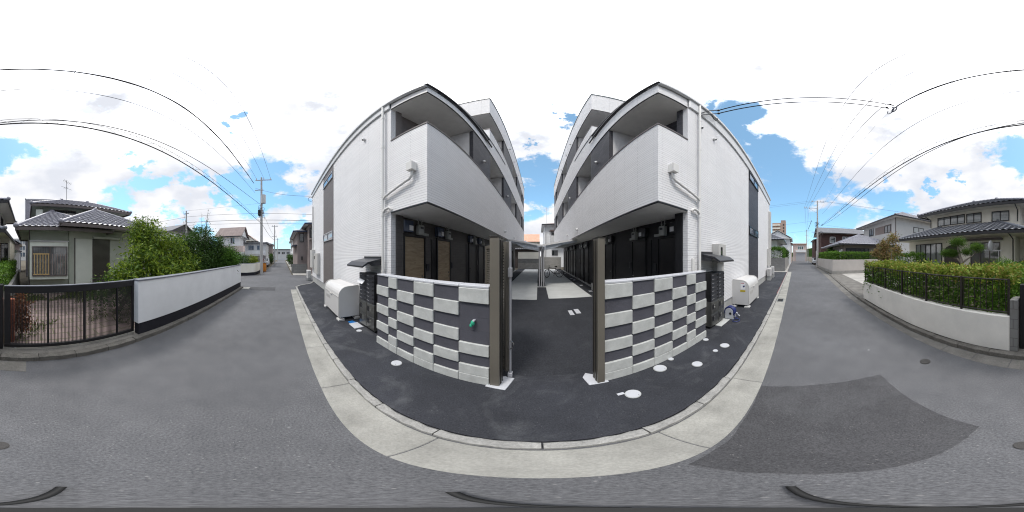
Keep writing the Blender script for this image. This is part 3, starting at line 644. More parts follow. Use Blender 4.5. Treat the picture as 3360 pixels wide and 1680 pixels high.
for i,(x,y) in enumerate(((-2.35,11.2),(-2.4,12.0),(-2.5,15),(2.75,8.3),(2.75,10.2),(2.8,12.6),(2.75,13.4),(2.9,17.5))):
    o = MB().box(x-0.09,x+0.09,y-0.12,y+0.12,0.02,0.040).build('inspection_cover','white_lid'); tag(o, 'small white drain lid, %s from the gate beside the %s courtyard paving' % (('first','second','third')[i] if x<0 else ('first','second','third','fourth','farthest')[i-3], 'left' if x<0 else 'right'), 'cover', 'drain covers along the courtyard')
o = MB().box(6.75,7.2,0.48,0.72,0.0,0.014).build('drain_grate','steel'); tag(o,'grey steel grate set in the gutter near the right trash bin','grate')
m = MB()
for k in range(9): m.box(6.79+k*0.044,6.81+k*0.044,0.50,0.70,0.012,0.018)
g2 = m.build('grate_bars','iron',o)
o = MB().box(-9.75,-9.2,-2.35,-1.95,0.0,0.02).build('drain_cover','gutter'); tag(o,'pale concrete drain cover at the end of the white plaster wall','cover')
o = MB()
for k in range(14): o.box(8+k*0.9,8.86+k*0.9,0.868,0.876,0.046,0.052)
o = o.build('boundary_line','red_paint'); tag(o,'thin red boundary line on the kerb edge towards the right','line')
# small tripod feet right below the camera
t = thing('camera_stand','low black tripod stand with three flat legs on the road','tripod',(0,0,0))
for az, fl, rad in ((-160.0,-1,0.30),(-40.0,1,0.235),(81.0,1,0.305)):
    d = Vector((math.sin(R(az)),math.cos(R(az)),0))*(rad/0.29); n_ = Vector((d.y,-d.x,0)).normalized()*0.045*fl
    MB().tube([n_+d*0.02+Vector((0,0,0.03)), n_+d*0.12+Vector((0,0,0.024)), n_*0.9+d*0.29+Vector((0,0,0.012))],[0.008,0.009,0.011],8).build('leg','rubber',t)
MB().disc((0,0,0.012),0.05,0.03,18).build('hub','rubber',t)

# ================= APARTMENT BUILDINGS =================
def apartment(s, name_label, Y0, xo, xd, xe, z, fac_panel, win_top, win_bot, doorset, entry, panelmat, doors_wood, ztop, pipe_x, lights):
    """s = -1 left, +1 right; x values are distances from the camera line; z = dict of levels"""
    o = thing('apartment_building', name_label, 'building', (s*(xd+4), Y0+10, 0), 'twin apartment blocks')
    def X(mb, x0, x1, y0, y1, z0, z1): return mb.box(s*x0, s*x1, y0, y1, z0, z1)
    YE = 21.0; Y3 = Y0+3.75
    zs, zp, zf, ze = z['soffit'], z['parapet'], z['fascia'], z['eave']
    z3, zf3, zt = z['par3'], z['fas3'], z['top']
    # body
    w = MB(); X(w, xd+0.01, xe, Y0, Y0+6.6, 0.42, zf+0.05); X(w, xd+0.02, xd+7, Y0+6.61, YE, 0.42, zt-0.4); X(w, xd+0.03, xd+7, Y3+1.6, Y0+6.59, zf+0.2, zt-0.4)
    X(w, 2.93, xd+0.005, Y0, Y0+0.14, 0.42, zf+0.05)
    w.build('wall', 'siding', o)
    p = MB(); X(p, 2.94, xe-0.015, Y0+0.015, Y0+6.5, 0.0, 0.415); p.build('plinth', 'plinth', o)
    sk = MB(); X(sk, 2.93, xe, Y0-0.012, Y0+0.01, 0.405, 0.43); sk.build('plinth_trim', 'alu', o)
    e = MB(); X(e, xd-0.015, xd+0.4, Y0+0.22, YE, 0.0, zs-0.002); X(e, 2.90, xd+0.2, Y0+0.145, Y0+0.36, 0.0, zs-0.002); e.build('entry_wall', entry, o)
    kb = MB(); X(kb, xd-0.12, xd-0.016, Y0+0.4, YE, 0.0, 0.12); kb.build('step', 'plinth', o)
    # balcony level 2 and 3: parapets
    t = 0.14
    pr = MB(); X(pr, xo, xo+t, Y0, YE, zs, zp); X(pr, xo+t+0.001, 2.925, Y0, Y0+t, zs, zp)
    pr.build('balcony_parapet', 'siding', o)
    p3 = MB(); X(p3, xo, xo+t, Y3, YE, zf, z3); X(p3, xo+t+0.001, xd+3, Y3, Y3+t, zf+0.3, z3); X(p3, xo, xo+t, Y0, Y3-0.001, zf, ze); X(p3, xo+t+0.001, 2.925, Y0, Y0+t, zf, ze); 
    p3.build('upper_parapet', 'siding', o)
    tp = MB(); X(tp, xo, xo+t, Y3, YE+0.3, zf3, zt); X(tp, xo+t+0.001, xd+5.5, Y3, Y3+t, zf3, zt); tp.build('top_fascia', 'siding', o)
    # caps and dark bottom trims
    c = MB(); X(c, xo-0.015, xo+t+0.01, Y0-0.015, YE, zp+0.001, zp+0.045); X(c, xo+t+0.012, 2.925, Y0-0.015, Y0+t+0.01, zp+0.001, zp+0.045)
    X(c, xo-0.015, xo+t+0.01, Y3-0.015, YE, z3+0.001, z3+0.045); X(c, xo+t+0.012, xd+3, Y3-0.015, Y3+t, z3+0.001, z3+0.045)
    c.build('parapet_cap', 'trim_brown', o)
    c = MB()
    for zz, ya in ((zs, Y0), (zf, Y0), (zf3, Y3)):
        X(c, xo-0.008, xo+t-0.02, ya-0.008, YE, zz-0.032, zz-0.001); X(c, xo+t-0.019, 2.92 if ya == Y0 else xd+5.5, ya-0.008, ya+t-0.02, zz-0.032, zz-0.001)
    c.build('edge_trim', 'trim_dark', o)
    so_ = MB(); X(so_, xo+0.02, xd+0.3, Y0+0.02, YE-0.01, zs-0.04, zs+0.12); X(so_, xo+0.02, xd+0.3, Y0+0.02, YE-0.01, zf-0.04, zf+0.1); X(so_, xo+0.02, xd+1.4, Y3+0.02, YE-0.01, zf3-0.04, zf3+0.1)
    so_.build('soffit', 'soffit', o)
    # dark flush panels facing the court and pale partitions
    dp = MB(); pt = MB(); inn = MB()
    for lv, segs in (((zp+0.05, zf-0.06), ((2.15,3.87),(6.4,8.9),(11.6,14.4),(16.6,18.7))), ((z3+0.05, zf3-0.06), ((6.4,9.4),(12.0,14.8),(16.8,18.7)))):
        for a_, b_ in segs:
            X(dp, xo+0.012, xo+t-0.01, Y0+a_, Y0+b_, lv[0]-0.004, lv[1]+0.004)
            X(pt, xo+t, xd+0.2, Y0+a_, Y0+a_+0.12, lv[0], lv[1]); X(pt, xo+t, xd+0.2, Y0+b_-0.12, Y0+b_, lv[0], lv[1])
        ya = Y0+0.16 if lv[0] < zf else Y3+0.2
        X(inn, xd-0.05, xd+0.006, ya, YE-0.2, lv[0]-1.0, lv[1])
    X(inn, 2.93-0.03, xd-0.051, Y0+0.145, Y0+0.3, zp-0.5, zf-0.05)
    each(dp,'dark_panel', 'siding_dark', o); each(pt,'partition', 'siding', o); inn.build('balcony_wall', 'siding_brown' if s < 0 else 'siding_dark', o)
    # roof edge of the low wing
    ev = MB(); X(ev, xo-0.03, xe+0.1, Y0-0.11, Y0-0.02, ze-0.03, ze+0.10); X(ev, xo-0.03, xe+0.08, Y0-0.07, Y0+0.35, ze+0.1015, ze+0.13); X(ev, 2.94, xe+0.05, Y0-0.055, Y0-0.001, zf, ze+0.05); ev.build('roof_gutter', 'gutter_white', o, 0.012)
    dk = MB(); X(dk, xo-0.085, xo-0.032, Y0-0.1, Y3+0.12, ze+0.03, ze+0.085); dk.build('side_gutter', 'trim_dark', o, 0.01)
    rf = MB(); rf.extr([(s*(xo-0.02),Y0+0.2,ze+0.132),(s*(xe+0.05),Y0+0.2,ze+0.132),(s*(xe+0.05),Y0+6.7,ze+0.75),(s*(xo-0.02),Y0+6.7,ze+0.75)],(0,0,0.05))
    rf.build('roof','slate_grey',o)
    tc_ = MB(); X(tc_, xo-0.03, xo+t+0.01, Y3-0.03, YE+0.35, zt+0.001, zt+0.07); X(tc_, xo+t+0.012, xd+5.5, Y3-0.03, Y3+t+0.01, zt+0.001, zt+0.07); tc_.build('roof_cap', 'teal_flash', o)
    # facade panel with slit windows
    a0, a1 = fac_panel
    X(MB(), a0, a1, Y0-0.012, Y0+0.01, 0.44, zf+0.0).build('facade_panel', panelmat, o) if False else None
    fp = MB(); X(fp, a0, a1, Y0-0.012, Y0+0.01, 0.435, zf-0.01); fp.build('facade_panel', panelmat, o)
    for (z0, z1) in (win_top, win_bot):
        window(o, 'y', Y0-0.012, -1, s*(a0+0.06), s*(a1-0.06), z0, z1, 2, 'alu' if s < 0 else 'black_metal', 'glass_sky', 0.05, proud=0.04)
    # rain pipe
    pp = MB(); px = s*pipe_x; pp.cyl((px,Y0-0.07,0.05),(px,Y0-0.07,ze-0.02),0.034,14)
    for zz in (1.55, 2.95, 3.45, 5.0, 6.3): pp.cyl((px,Y0-0.07,zz-0.05),(px,Y0-0.07,zz+0.05),0.041,14)
    q = s*(pipe_x-0.95)
    pp.tube([(q,Y0-0.06,3.78),(q,Y0-0.06,3.66),(q+s*0.06,Y0-0.07,3.58),(px-s*0.1,Y0-0.07,3.40),(px,Y0-0.07,3.34)],0.030,12)
    pp.box(q-0.075,q+0.075,Y0-0.15,Y0-0.005,3.76,3.96)
    pp.tube([(px-s*0.26,Y0-0.03,3.03),(px-s*0.24,Y0-0.07,3.07),(px-s*0.1,Y0-0.07,3.06),(px,Y0-0.07,2.98)],0.034,12)
    pp.build('rain_pipe', 'pvc', o)
    # end-of-facade pipes
    pe = MB(); pe.cyl((s*(xe-0.35),Y0-0.05,1.2),(s*(xe-0.35),Y0-0.05,ze-1.2),0.05,10); pe.build('end_pipe','pvc',o)
    # security cameras / vent domes
    def dome(x, y, zz, dy, dx=0, r=0.055):
        m = MB().disc((0,0,0),r*1.1,0.02,16); m.sphere((0,0,0.03),r,14,10); k = MB()
        v = [Vector(q_) for q_ in m.v]; Rm = Vector((0,0,1)).rotation_difference(Vector((dx,dy,-0.5)).normalized()).to_matrix()
        m.v = [tuple(Rm@q_+Vector((x,y,zz))) for q_ in v]; d_ = m.build('camera_dome','white_metal',o)
        c_ = Rm@Vector((0,0,0.06))+Vector((x,y,zz)); k.sphere(tuple(c_),r*0.62,10,8); k.build('lens','black_metal',d_)
    dome(s*4.15, Y0-0.02, 6.05, -1)
    if s > 0: dome(s*3.43, Y0-0.02, 6.05, -1)
    for (yy, zz) in lights: dome(s*(xo-0.02), yy, zz, 0, -s, 0.06)
    # doors, meters
    for i, (ya, yb, wood) in enumerate(doorset):
        f = MB(); pl = s*(xd-0.015)
        d0 = lambda mb, y0, y1, z0, z1, a, b: mb.box(pl-s*a, pl-s*b, y0, y1, z0, z1)
        d0(f, ya-0.05, ya, 0.02, 2.46, -0.01, 0.05); d0(f, yb, yb+0.05, 0.02, 2.46, -0.01, 0.05); d0(f, ya-0.05, yb+0.05, 2.461, 2.52, -0.01, 0.055)
        fr = f.build('door_frame', 'black_metal', o)
        dm = 'wood_door' if wood else ('grey_door' if s < 0 else 'black_door')
        dd = MB(); d0(dd, ya+0.004, yb-0.004, 0.05, 2.45, 0.0, 0.025); door = dd.build('door', dm, o, 0.003)
        hd = MB(); hy = yb-0.09 if i % 4 in (0,1,3) else ya+0.09
        hd.cyl((pl-s*0.02,hy,1.25),(pl-s*0.08,hy,1.25),0.012,8); hd.cyl((pl-s*0.08,hy,1.25),(pl-s*0.08,hy-0.10,1.25),0.012,8); hd.build('handle','chrome',door); MB().cyl((pl-s*0.02,hy,1.38),(pl-s*0.045,hy,1.38),0.028,12).build('lock','chrome',door)
        if i < 6:
            sp_ = MB(); d0(sp_, (ya+yb)/2-0.012, (ya+yb)/2+0.012, 1.75, 1.774, 0.02, 0.03); sp_.build('spyhole','chrome',door)
            ic = MB(); d0(ic, yb+0.12, yb+0.24, 1.5, 1.72, 0, 0.035); ic.build('doorbell', 'black_panel', o, 0.004)
            dp2 = MB(); d0(dp2, ya-0.30, ya-0.055, 0.1, 2.46, 0.0, 0.02); dp2.build('side_panel', 'black_metal', o)
        # electric box with tag, gas meter with pipes, name plate
        eb = MB(); d0(eb, ya-0.12, ya+0.22, 2.56, 2.86, 0.0, 0.14); ebo = eb.build('electric_box', 'blue_reflection' if s < 0 else 'black_panel', o, 0.015)
        wt = MB(); d0(wt, ya+0.06, ya+0.20, 2.60, 2.73, 0.14, 0.146); wt.build('white_tag', 'paper', ebo)
        gm = MB(); d0(gm, ya+0.40, ya+0.62, 2.52, 2.80, 0.02, 0.17); gmo = gm.build('gas_meter', 'meter', o, 0.03, seg=2)
        gp_ = MB()
        for k in (0.45, 0.57): gp_.cyl((pl-s*0.09,ya+k,2.79),(pl-s*0.09,ya+k,zs-0.03),0.014,8); gp_.cyl((pl-s*0.09,ya+k,2.84),(pl-s*0.09,ya+k,2.88),0.024,8)
        each(gp_,'gas_pipe','meter',gmo,per=6)
        dl = MB(); d0(dl, ya+0.45, ya+0.57, 2.68, 2.74, 0.17, 0.175); dl.build('dial','black_panel',gmo)
        np_ = MB(); d0(np_, yb-0.1, yb+0.22, 2.535, 2.61, 0, 0.02); np_.build('name_plate','meter',o)
    # lamp rail on the balcony wall: small air conditioner on the corner balcony
    ac = MB(); X(ac, 2.35, 2.75, Y0+0.2, Y0+0.45, zp-0.35, zp+0.22); ac.build('balcony_unit','bin_grey',o,0.01)
    # wall cabinets on the street side
    return o, X
DS = [(2.80,3.56),(4.22,4.97),(6.65,7.45),(7.80,8.6),(10.3,11.1),(11.5,12.3),(14.0,14.8),(15.2,16.0),(17.6,18.4),(18.8,19.6)]
apL, XL = apartment(-1, 'white sided three-storey apartment block left of the gate, brown window strip, wood doors', 2.30, 1.87, 3.05, 12.35,
    dict(soffit=2.98, parapet=5.10, fascia=6.66, eave=6.95, par3=8.2, fas3=9.6, top=11.1), (7.10,8.90), (5.88,6.28), (2.72,3.14),
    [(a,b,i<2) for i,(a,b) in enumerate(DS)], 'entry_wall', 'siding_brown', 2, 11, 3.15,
    [(5.3,5.62),(9.6,5.7),(8.8,3.32),(12.2,3.35),(16.5,3.38),(10.3,10.0),(12.2,10.0),(14.8,10.05),(17,10.1)])
apR, XR = apartment(1, 'white sided three-storey apartment block right of the gate, dark window strip, black doors', 2.25, 2.03, 3.28, 14.6,
    dict(soffit=3.02, parapet=5.12, fascia=6.72, eave=7.22, par3=8.45, fas3=9.95, top=11.6), (7.78,9.86), (6.12,6.62), (3.05,3.48),
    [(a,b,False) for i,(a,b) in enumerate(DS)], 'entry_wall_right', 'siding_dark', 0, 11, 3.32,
    [(5.4,5.68),(10.2,5.8),(8.3,3.36),(11.2,3.40),(15.5,3.42),(10.0,10.3),(11.5,10.3),(14.2,10.35),(16.8,10.4)])
# street-side cabinets and pipes
m = MB().box(-10.9,-9.75,2.12,2.295,0.80,2.12); c1 = m.build('utility_cabinet','cabinet',apL,0.008)
m = MB().box(-12.3,-11.3,2.10,2.295,1.10,2.40); m.build('utility_cabinet','cabinet',apL,0.008)
m = MB().box(-10.75,-10.55,2.108,2.121,1.75,1.95); m.build('meter_window','glass_dark',c1)
m = MB().box(4.05,4.52,2.02,2.245,1.76,2.30); c2 = m.build('utility_cabinet','cabinet',apR,0.01)
m = MB().box(4.16,4.26,2.008,2.021,1.92,2.20); m.build('meter_window','glass_dark',c2)
m = MB().box(4.10,4.55,2.10,2.245,0.44,1.755); m.build('pipe_cover','cabinet',apR,0.01)
m = MB().box(13.2,13.95,2.02,2.245,1.15,2.55); m.build('utility_cabinet','cabinet',apR,0.01)
m = MB().box(14.0,14.35,2.05,2.245,2.6,5.9); m.build('pipe_duct','cabinet',apR,0.01)
# intercom on gate-side facade strip
m = MB().box(3.06,3.14,2.20,2.245,1.35,1.9); m.build('conduit_box','pvc',apR,0.006)
# mailbox canopies (fixed to the walls)
def canopy(par, x0, x1, yw, z0):
    m = MB(); m.extr([(x0,yw,z0-0.10),(x0,yw,z0+0.10),(x0,yw-0.02,z0+0.10),(x0,yw-0.02,z0-0.10)],(x1-x0,0,0))
    m.extr([(x0,yw-0.02,z0+0.05),(x0,yw-0.42,z0-0.03),(x0,yw-0.56,z0-0.12),(x0,yw-0.56,z0-0.16),(x0,yw-0.40,z0-0.07),(x0,yw-0.02,z0+0.01)],(x1-x0,0,0))
    for x in (x0+0.005,x1-0.025): m.extr([(x,yw-0.02,z0+0.0),(x,yw-0.38,z0-0.075),(x,yw-0.30,z0-0.13),(x,yw-0.02,z0-0.12)],(0.02,0,0))
    return m.build('mailbox_canopy','black_panel',par)
canopy(apL, -4.15, -3.25, 2.295, 1.84); canopy(apR, 3.42, 4.32, 2.245, 1.96)

# ================= BLOCK WALLS =================
def block_wall(label, edges, yf, h, pattern, base=0.0, first_light=True):
    """edges: x of column joints; yf front face"""
    o = thing('block_wall', label, 'wall', ((edges[0]+edges[-1])/2, yf+0.08, 0), 'two-tone block walls either side of the gate')
    L = MB(); D = MB(); T = MB(); n = 8; ch = h/n; rr = random.Random(2)
    for c in range(len(edges)-1):
        x0, x1 = edges[c], edges[c+1]
        for r_ in range(n):      # r_=0 is bottom course
            ch_ = pattern(c, n-1-r_, len(edges)-1)
            z0 = ch*r_; z1 = z0+ch
            if ch_: L.box(x0+0.003, x1-0.003, yf-0.028-rr.uniform(0,0.003), yf+0.02, z0+0.003, z1-0.003)
            else: D.box(x0+0.0005, x1-0.0005, yf-0.002, yf+0.02, z0+0.001, z1-0.001)
    L.build('light_blocks','light_block',o,0.006); D.build('dark_blocks','dark_block',o)
    C = MB().box(edges[0]+0.002,edges[-1]-0.002,yf+0.0205,yf+0.15,0,h-0.03); C.build('core','light_block',o)
    for c in range(len(edges)-1):
        T.box(edges[c]+0.004,edges[c+1]-0.004,yf-0.02,yf+0.152,h+0.0005,h+0.028)
    T.build('coping','white_lid',o,0.004)
    return o
def patL(c, r, n):  # c from far left; last column beside the gate
    k = n-1-c
    if k == 0: return r in (0,4,6,7)
    if r == 7: return True
    return (r+k) % 2 == 0
def patR(c, r, n):
    if c == 0: return r in (0,2,4,6,7)
    if r == 7: return True
    return (r+c) % 2 == 0
bwL = block_wall('low checkered block wall left of the gate, with a green cloth stuffed in its pipe', [-2.77,-2.38,-2.14,-1.74,-1.36,-0.965,-0.565], 1.83, 1.56, patL)
bwR = block_wall('low checkered block wall right of the gate, round white covers at its foot', [0.785,1.20,1.59,1.985,2.375,2.66,3.06], 1.86, 1.60, patR)
t = thing('green_cloth', 'green cloth plugging a small white pipe in the left block wall', 'cloth', (-0.76,1.80,1.12))
m = MB().sphere((-0.765,1.79,1.10),0.026,10,8,1.5); m.sphere((-0.785,1.785,1.065),0.02,8,6,1.3); m.build('cloth','green_cloth',t)
m = MB().cyl((-0.752,1.835,1.13),(-0.748,1.775,1.145),0.014,12); m.build('pipe_end','white_lid',t)

# ================= GATE =================
for sx, lab in ((-1,'bronze metal gate post on the left side of the opening'),(1,'bronze metal gate post with grooves on the right side of the opening')):
    x0, x1 = (-0.557,-0.442) if sx < 0 else (0.688,0.778)
    t = thing('gate_post', lab, 'post', ((x0+x1)/2,1.86,0), 'gate posts')
    m = MB().box(x0,x1,1.80,1.99,0.03,2.165); m.build('shaft','bronze',t,0.004)
    m = MB().box(x0-0.004,x1+0.004,1.796,1.994,2.166,2.18); m.build('cap','bronze_dark',t)
    m = MB()
    xi = x1 if sx < 0 else x0
    m.box(xi-0.001*sx,xi-0.008*sx,1.85,1.89,0.05,2.14); m.box(xi-0.001*sx,xi-0.008*sx,1.93,1.965,0.05,2.14); m.build('groove_trim','bronze_dark',t) if False else each(m,'groove_trim','bronze_dark',t)
    m = MB(); 
    if sx < 0: m.prism([(-0.60,1.765),(-0.36,1.74),(-0.30,2.03),(-0.43,2.06),(-0.58,1.98)],0.0,0.045)
    else: m.prism([(0.58,1.80),(0.83,1.79),(0.82,1.95),(0.62,2.10),(0.555,2.0)],0.0,0.045)
    m.build('footing','white_lid',t,0.006)
# open louvred leaf
t = thing('gate_leaf', 'tall louvred bronze gate leaf folded open beside the left gate post', 'gate', (-0.42,2.12,0))
A = Vector((-0.40,2.10,0)); B = Vector((-0.98,2.98,0)); d = (B-A).normalized(); n_ = Vector((-d.y,d.x,0))
def obx(mb, s0, s1, t0, t1, z0, z1):
    P = [A+d*s0+n_*t0, A+d*s1+n_*t0, A+d*s1+n_*t1, A+d*s0+n_*t1]; mb.prism([(p.x,p.y) for p in P], z0, z1)
L_ = (B-A).length
m = MB(); obx(m,0,0.06,-0.03,0.03,0.12,2.14); obx(m,L_-0.06,L_,-0.03,0.03,0.12,2.14); obx(m,0.061,L_-0.061,-0.025,0.025,0.12,0.18); obx(m,0.061,L_-0.061,-0.025,0.025,2.08,2.14); m.build('frame','bronze',t,0.003)
m = MB(); z = 0.2
while z < 2.05: obx(m,0.055,L_-0.055,-0.012,0.012,z,z+0.020); z += 0.042
m.build('louvres','bronze',t)
m = MB(); m.cyl((-0.36,2.06,0.06),(-0.36,2.06,2.14),0.018,12); m.box(-0.385,-0.335,2.02,2.10,1.68,1.80); m.box(-0.39,-0.33,2.03,2.10,0.06,0.14); m.build('hinge','alu',t,0.004)
m = MB(); m.tube([(-0.35,2.03,0.78),(-0.31,2.02,0.74),(-0.32,2.02,0.66),(-0.36,2.04,0.62)],0.008,8); m.build('latch_lever','chrome',t)

# ================= MAILBOXES =================
def mailbox_bank(x0, yf, label, near):
    w_, h0, h1 = 0.74, 0.10, 1.52; dpt = 0.33
    t = thing('mailbox_bank', label, 'mailboxes', (x0+w_/2, yf+dpt/2, 0.03), 'mailbox banks')
    MB().box(x0,x0+w_,yf+0.012,yf+dpt,0.80,h1).build('cabinet','black_metal',t)
    MB().box(x0,x0+w_,yf+0.012,yf+dpt,h0,0.798).build('parcel_cabinet','steel',t)
    MB().box(x0+0.04,x0+w_-0.04,yf+0.05,yf+dpt-0.03,0.03,h0-0.001).build('stand','black_metal',t)
    for c in range(2):
        for r_ in range(7):
            a = x0+0.012+c*w_/2; z0 = 0.808+r_*0.1015
            b = MB().box(a,a+w_/2-0.02,yf-0.004,yf+0.0115,z0,z0+0.094).build('letter_flap','black_panel',t,0.003)
            k = MB().cyl((a+w_/2-0.06,yf-0.0045,z0+0.035),(a+w_/2-0.06,yf-0.022,z0+0.035),0.014,12); k.build('lock','black_metal',b)
            MB().box(a+0.03,a+0.13,yf-0.0062,yf-0.0042,z0+0.05,z0+0.06).build('name_slot','alu',b)
        for (z0,z1) in ((0.46,0.78),(0.13,0.44)):
            a = x0+0.012+c*w_/2
            b = MB().box(a,a+w_/2-0.02,yf-0.002,yf+0.0115,z0,z1).build('parcel_door','steel',t,0.003)
            MB().box(a+0.04,a+0.13,yf-0.0055,yf-0.0022,z0+0.12,z0+0.25).build('dial_window','black_metal',b)
            if near:
                m = MB()
                for i in range(3): m.cyl((a+0.17,yf-0.002,z0+0.13+i*0.04),(a+0.17,yf-0.02,z0+0.13+i*0.04),0.011,8)
                m.build('keys','chrome',b)
    return t
mbL = mailbox_bank(-3.86, 1.97, 'black mailbox bank with a flyer sticking out, left of the left block wall', True)
mbR = mailbox_bank(3.45, 1.93, 'black mailbox bank between the right block wall and the hose reel', True)
o = MB().extr([(-3.84,1.965,1.36),(-3.55,1.965,1.33),(-3.55,1.88,1.25),(-3.84,1.88,1.28)],(0,0.004,0.006)).build('flyer','paper'); tag(o,'folded pale flyer sticking out of the top left letterbox','paper')

# ================= TRASH BINS =================
def trash_bin(loc, label, sticker, group='rounded trash stations'):
    t = thing('trash_bin', label, 'trash bin', (0,0,0), group)     # 1.55 wide (x), 0.62 deep (y), front at y=0
    W_, D_, z0, z1 = 1.55, 0.62, 0.13, 1.08
    prof = [(0.0,z0),(0.0,z1-0.30)]+[(0.27-0.27*math.cos(w*math.pi/12), z1-0.30+0.27*math.sin(w*math.pi/12)) for w in range(1,7)]+[(D_-0.03,z1-0.01),(D_,z1-0.05),(D_,z0)]
    m = MB().extr([(0.022,y,z) for y,z in prof],(W_-0.044,0,0)); m.build('body','bin_grey',t)
    m = MB()
    pf = [(y*1.0-0.01 if y < 0.3 else y+0.01, z+(0.012 if z > z0+0.1 else 0)) for y,z in prof]
    for x in (0.0,W_-0.02): m.extr([(x,y,z) for y,z in pf],(0.02,0,0))
    each(m,'side_panel','bin_grey',t)
    m = MB()
    for x in (-0.008,W_-0.03): m.tube([(x+0.019,y,z) for y,z in pf[:-2]],0.014,6)
    each(m,'edge_trim','cabinet',t)
    m = MB().box(0.03,W_-0.03,-0.012,0.0,z1-0.335,z1-0.315); m.box(W_/2-0.12,W_/2+0.12,-0.03,-0.001,z1-0.37,z1-0.34); m.build('lid_handle','cabinet',t,0.003)
    m = MB(); 
    for k in range(16): m.box(0.2+k*0.03,0.215+k*0.03,-0.003,0.001,0.5,0.62)
    m.build('vent_slots','cabinet',t)
    for x in (0.06,W_-0.06):
        for y in (0.06,D_-0.06):
            m = MB().cyl((x,y,0.085),(x,y,z0+0.01),0.018,10); m.cyl((x,y,0.083),(x,y,0.095),0.035,12); m.build('adjuster','chrome',t)
            m = MB().box(x-0.10,x+0.10,y-0.09,y+0.09,0.03,0.052); m.box(x-0.07,x+0.07,y-0.06,y+0.06,0.053,0.066); m.box(x-0.10,x+0.10,y-0.09,y+0.09,0.067,0.082); m.build('foot','bin_grey',t,0.004)
    if sticker:
        m = MB().box(-0.004,-0.0005,0.12,0.30,0.72,0.98); sgn = m.build('notice','paper',t)
        m = MB()
        for k in range(4): m.box(-0.006,-0.0042,0.265-k*0.034,0.290-k*0.034,0.94,0.965)
        m.build('red_letters','red_paint',sgn)
        m = MB().extr([(-0.006,0.14,0.82),(-0.006,0.20,0.80),(-0.006,0.22,0.86),(-0.006,0.15,0.88)],(0.0015,0,0)); m.build('blue_mark','blue_hose',sgn)
        m = MB().box(-0.004,-0.0006,0.12,0.32,0.63,0.70); yt = m.build('yellow_tag','yellow_tag',t)
        m = MB(); m.box(-0.006,-0.0042,0.14,0.30,0.672,0.68); m.box(-0.006,-0.0042,0.14,0.30,0.65,0.658); m.build('text_lines','trim_dark',yt)
    t.location = loc; return t
trash_bin((5.60,1.62,0), 'rounded grey trash station with white and yellow stickers beside the hose reel', True)
tb = trash_bin((-5.85,1.56,0), 'rounded pale grey trash station left of the left mailboxes', False)
for i,(x,y,r_,l) in enumerate(((-4.02,1.86,0.3,'bright blue plastic sheet on the asphalt beside the left trash station'),(4.95,1.98,0.2,'bright blue plastic sheet on the asphalt between hose reel and right trash station'))):
    m = MB().box(x-0.13,x+0.13,y-0.08,y+0.08,0.034,0.040).rot(r_,(x,y)); o = m.build('plastic_sheet','blue_plastic'); tag(o,l,'plastic sheet')
# hose reel
t = thing('hose_reel', 'blue garden hose wound on a white reel beside the right mailboxes', 'hose reel', (4.42,1.84,0.03))
c_ = (4.42,1.84,0.27)
for x in (4.33,4.52):
    m = MB(); pr = [(x,c_[1]+0.12*math.cos(w),0.27+0.12*math.sin(w)) for w in [i*math.pi/10 for i in range(-1,12)]]; m.extr([(x,c_[1]-0.14,0.04)]+[p for p in pr[::-1]]+[(x,c_[1]+0.14,0.04)],(0.018,0,0)); m.build('side_plate','white_lid',t)
m = MB()
for k in range(7): m.torus((4.355+k*0.025,c_[1],0.27),0.15-0.006*(k%2),0.015,'x',24,7)
m.cyl((4.345,c_[1],0.27),(4.52,c_[1],0.27),0.14,20); m.build('hose_coil','blue_hose',t)
m = MB(); pts = [(4.40,1.70,0.16),(4.36,1.62,0.06)]+[(4.28+0.13*math.cos(w),1.60+0.09*math.sin(w),0.05) for w in [k*math.pi/7 for k in range(0,15)]]+[(4.46,1.64,0.05),(4.56,1.68,0.06)]; m.tube(pts,0.011,8); m.build('loose_hose','blue_hose',t)
m = MB().tube([(4.54,1.68,0.20),(4.58,1.66,0.12),(4.62,1.63,0.07)],[0.025,0.018,0.03],10); m.tube([(4.54,1.84,0.27),(4.60,1.84,0.27),(4.60,1.76,0.27)],0.01,8); m.build('spray_nozzle','white_lid',t)
m = MB().disc((4.328,1.84,0.27),0.001,0.001,6); m = MB().cyl((4.329,1.80,0.22),(4.322,1.80,0.22),0.04,14); m.build('hub','black_metal',t)

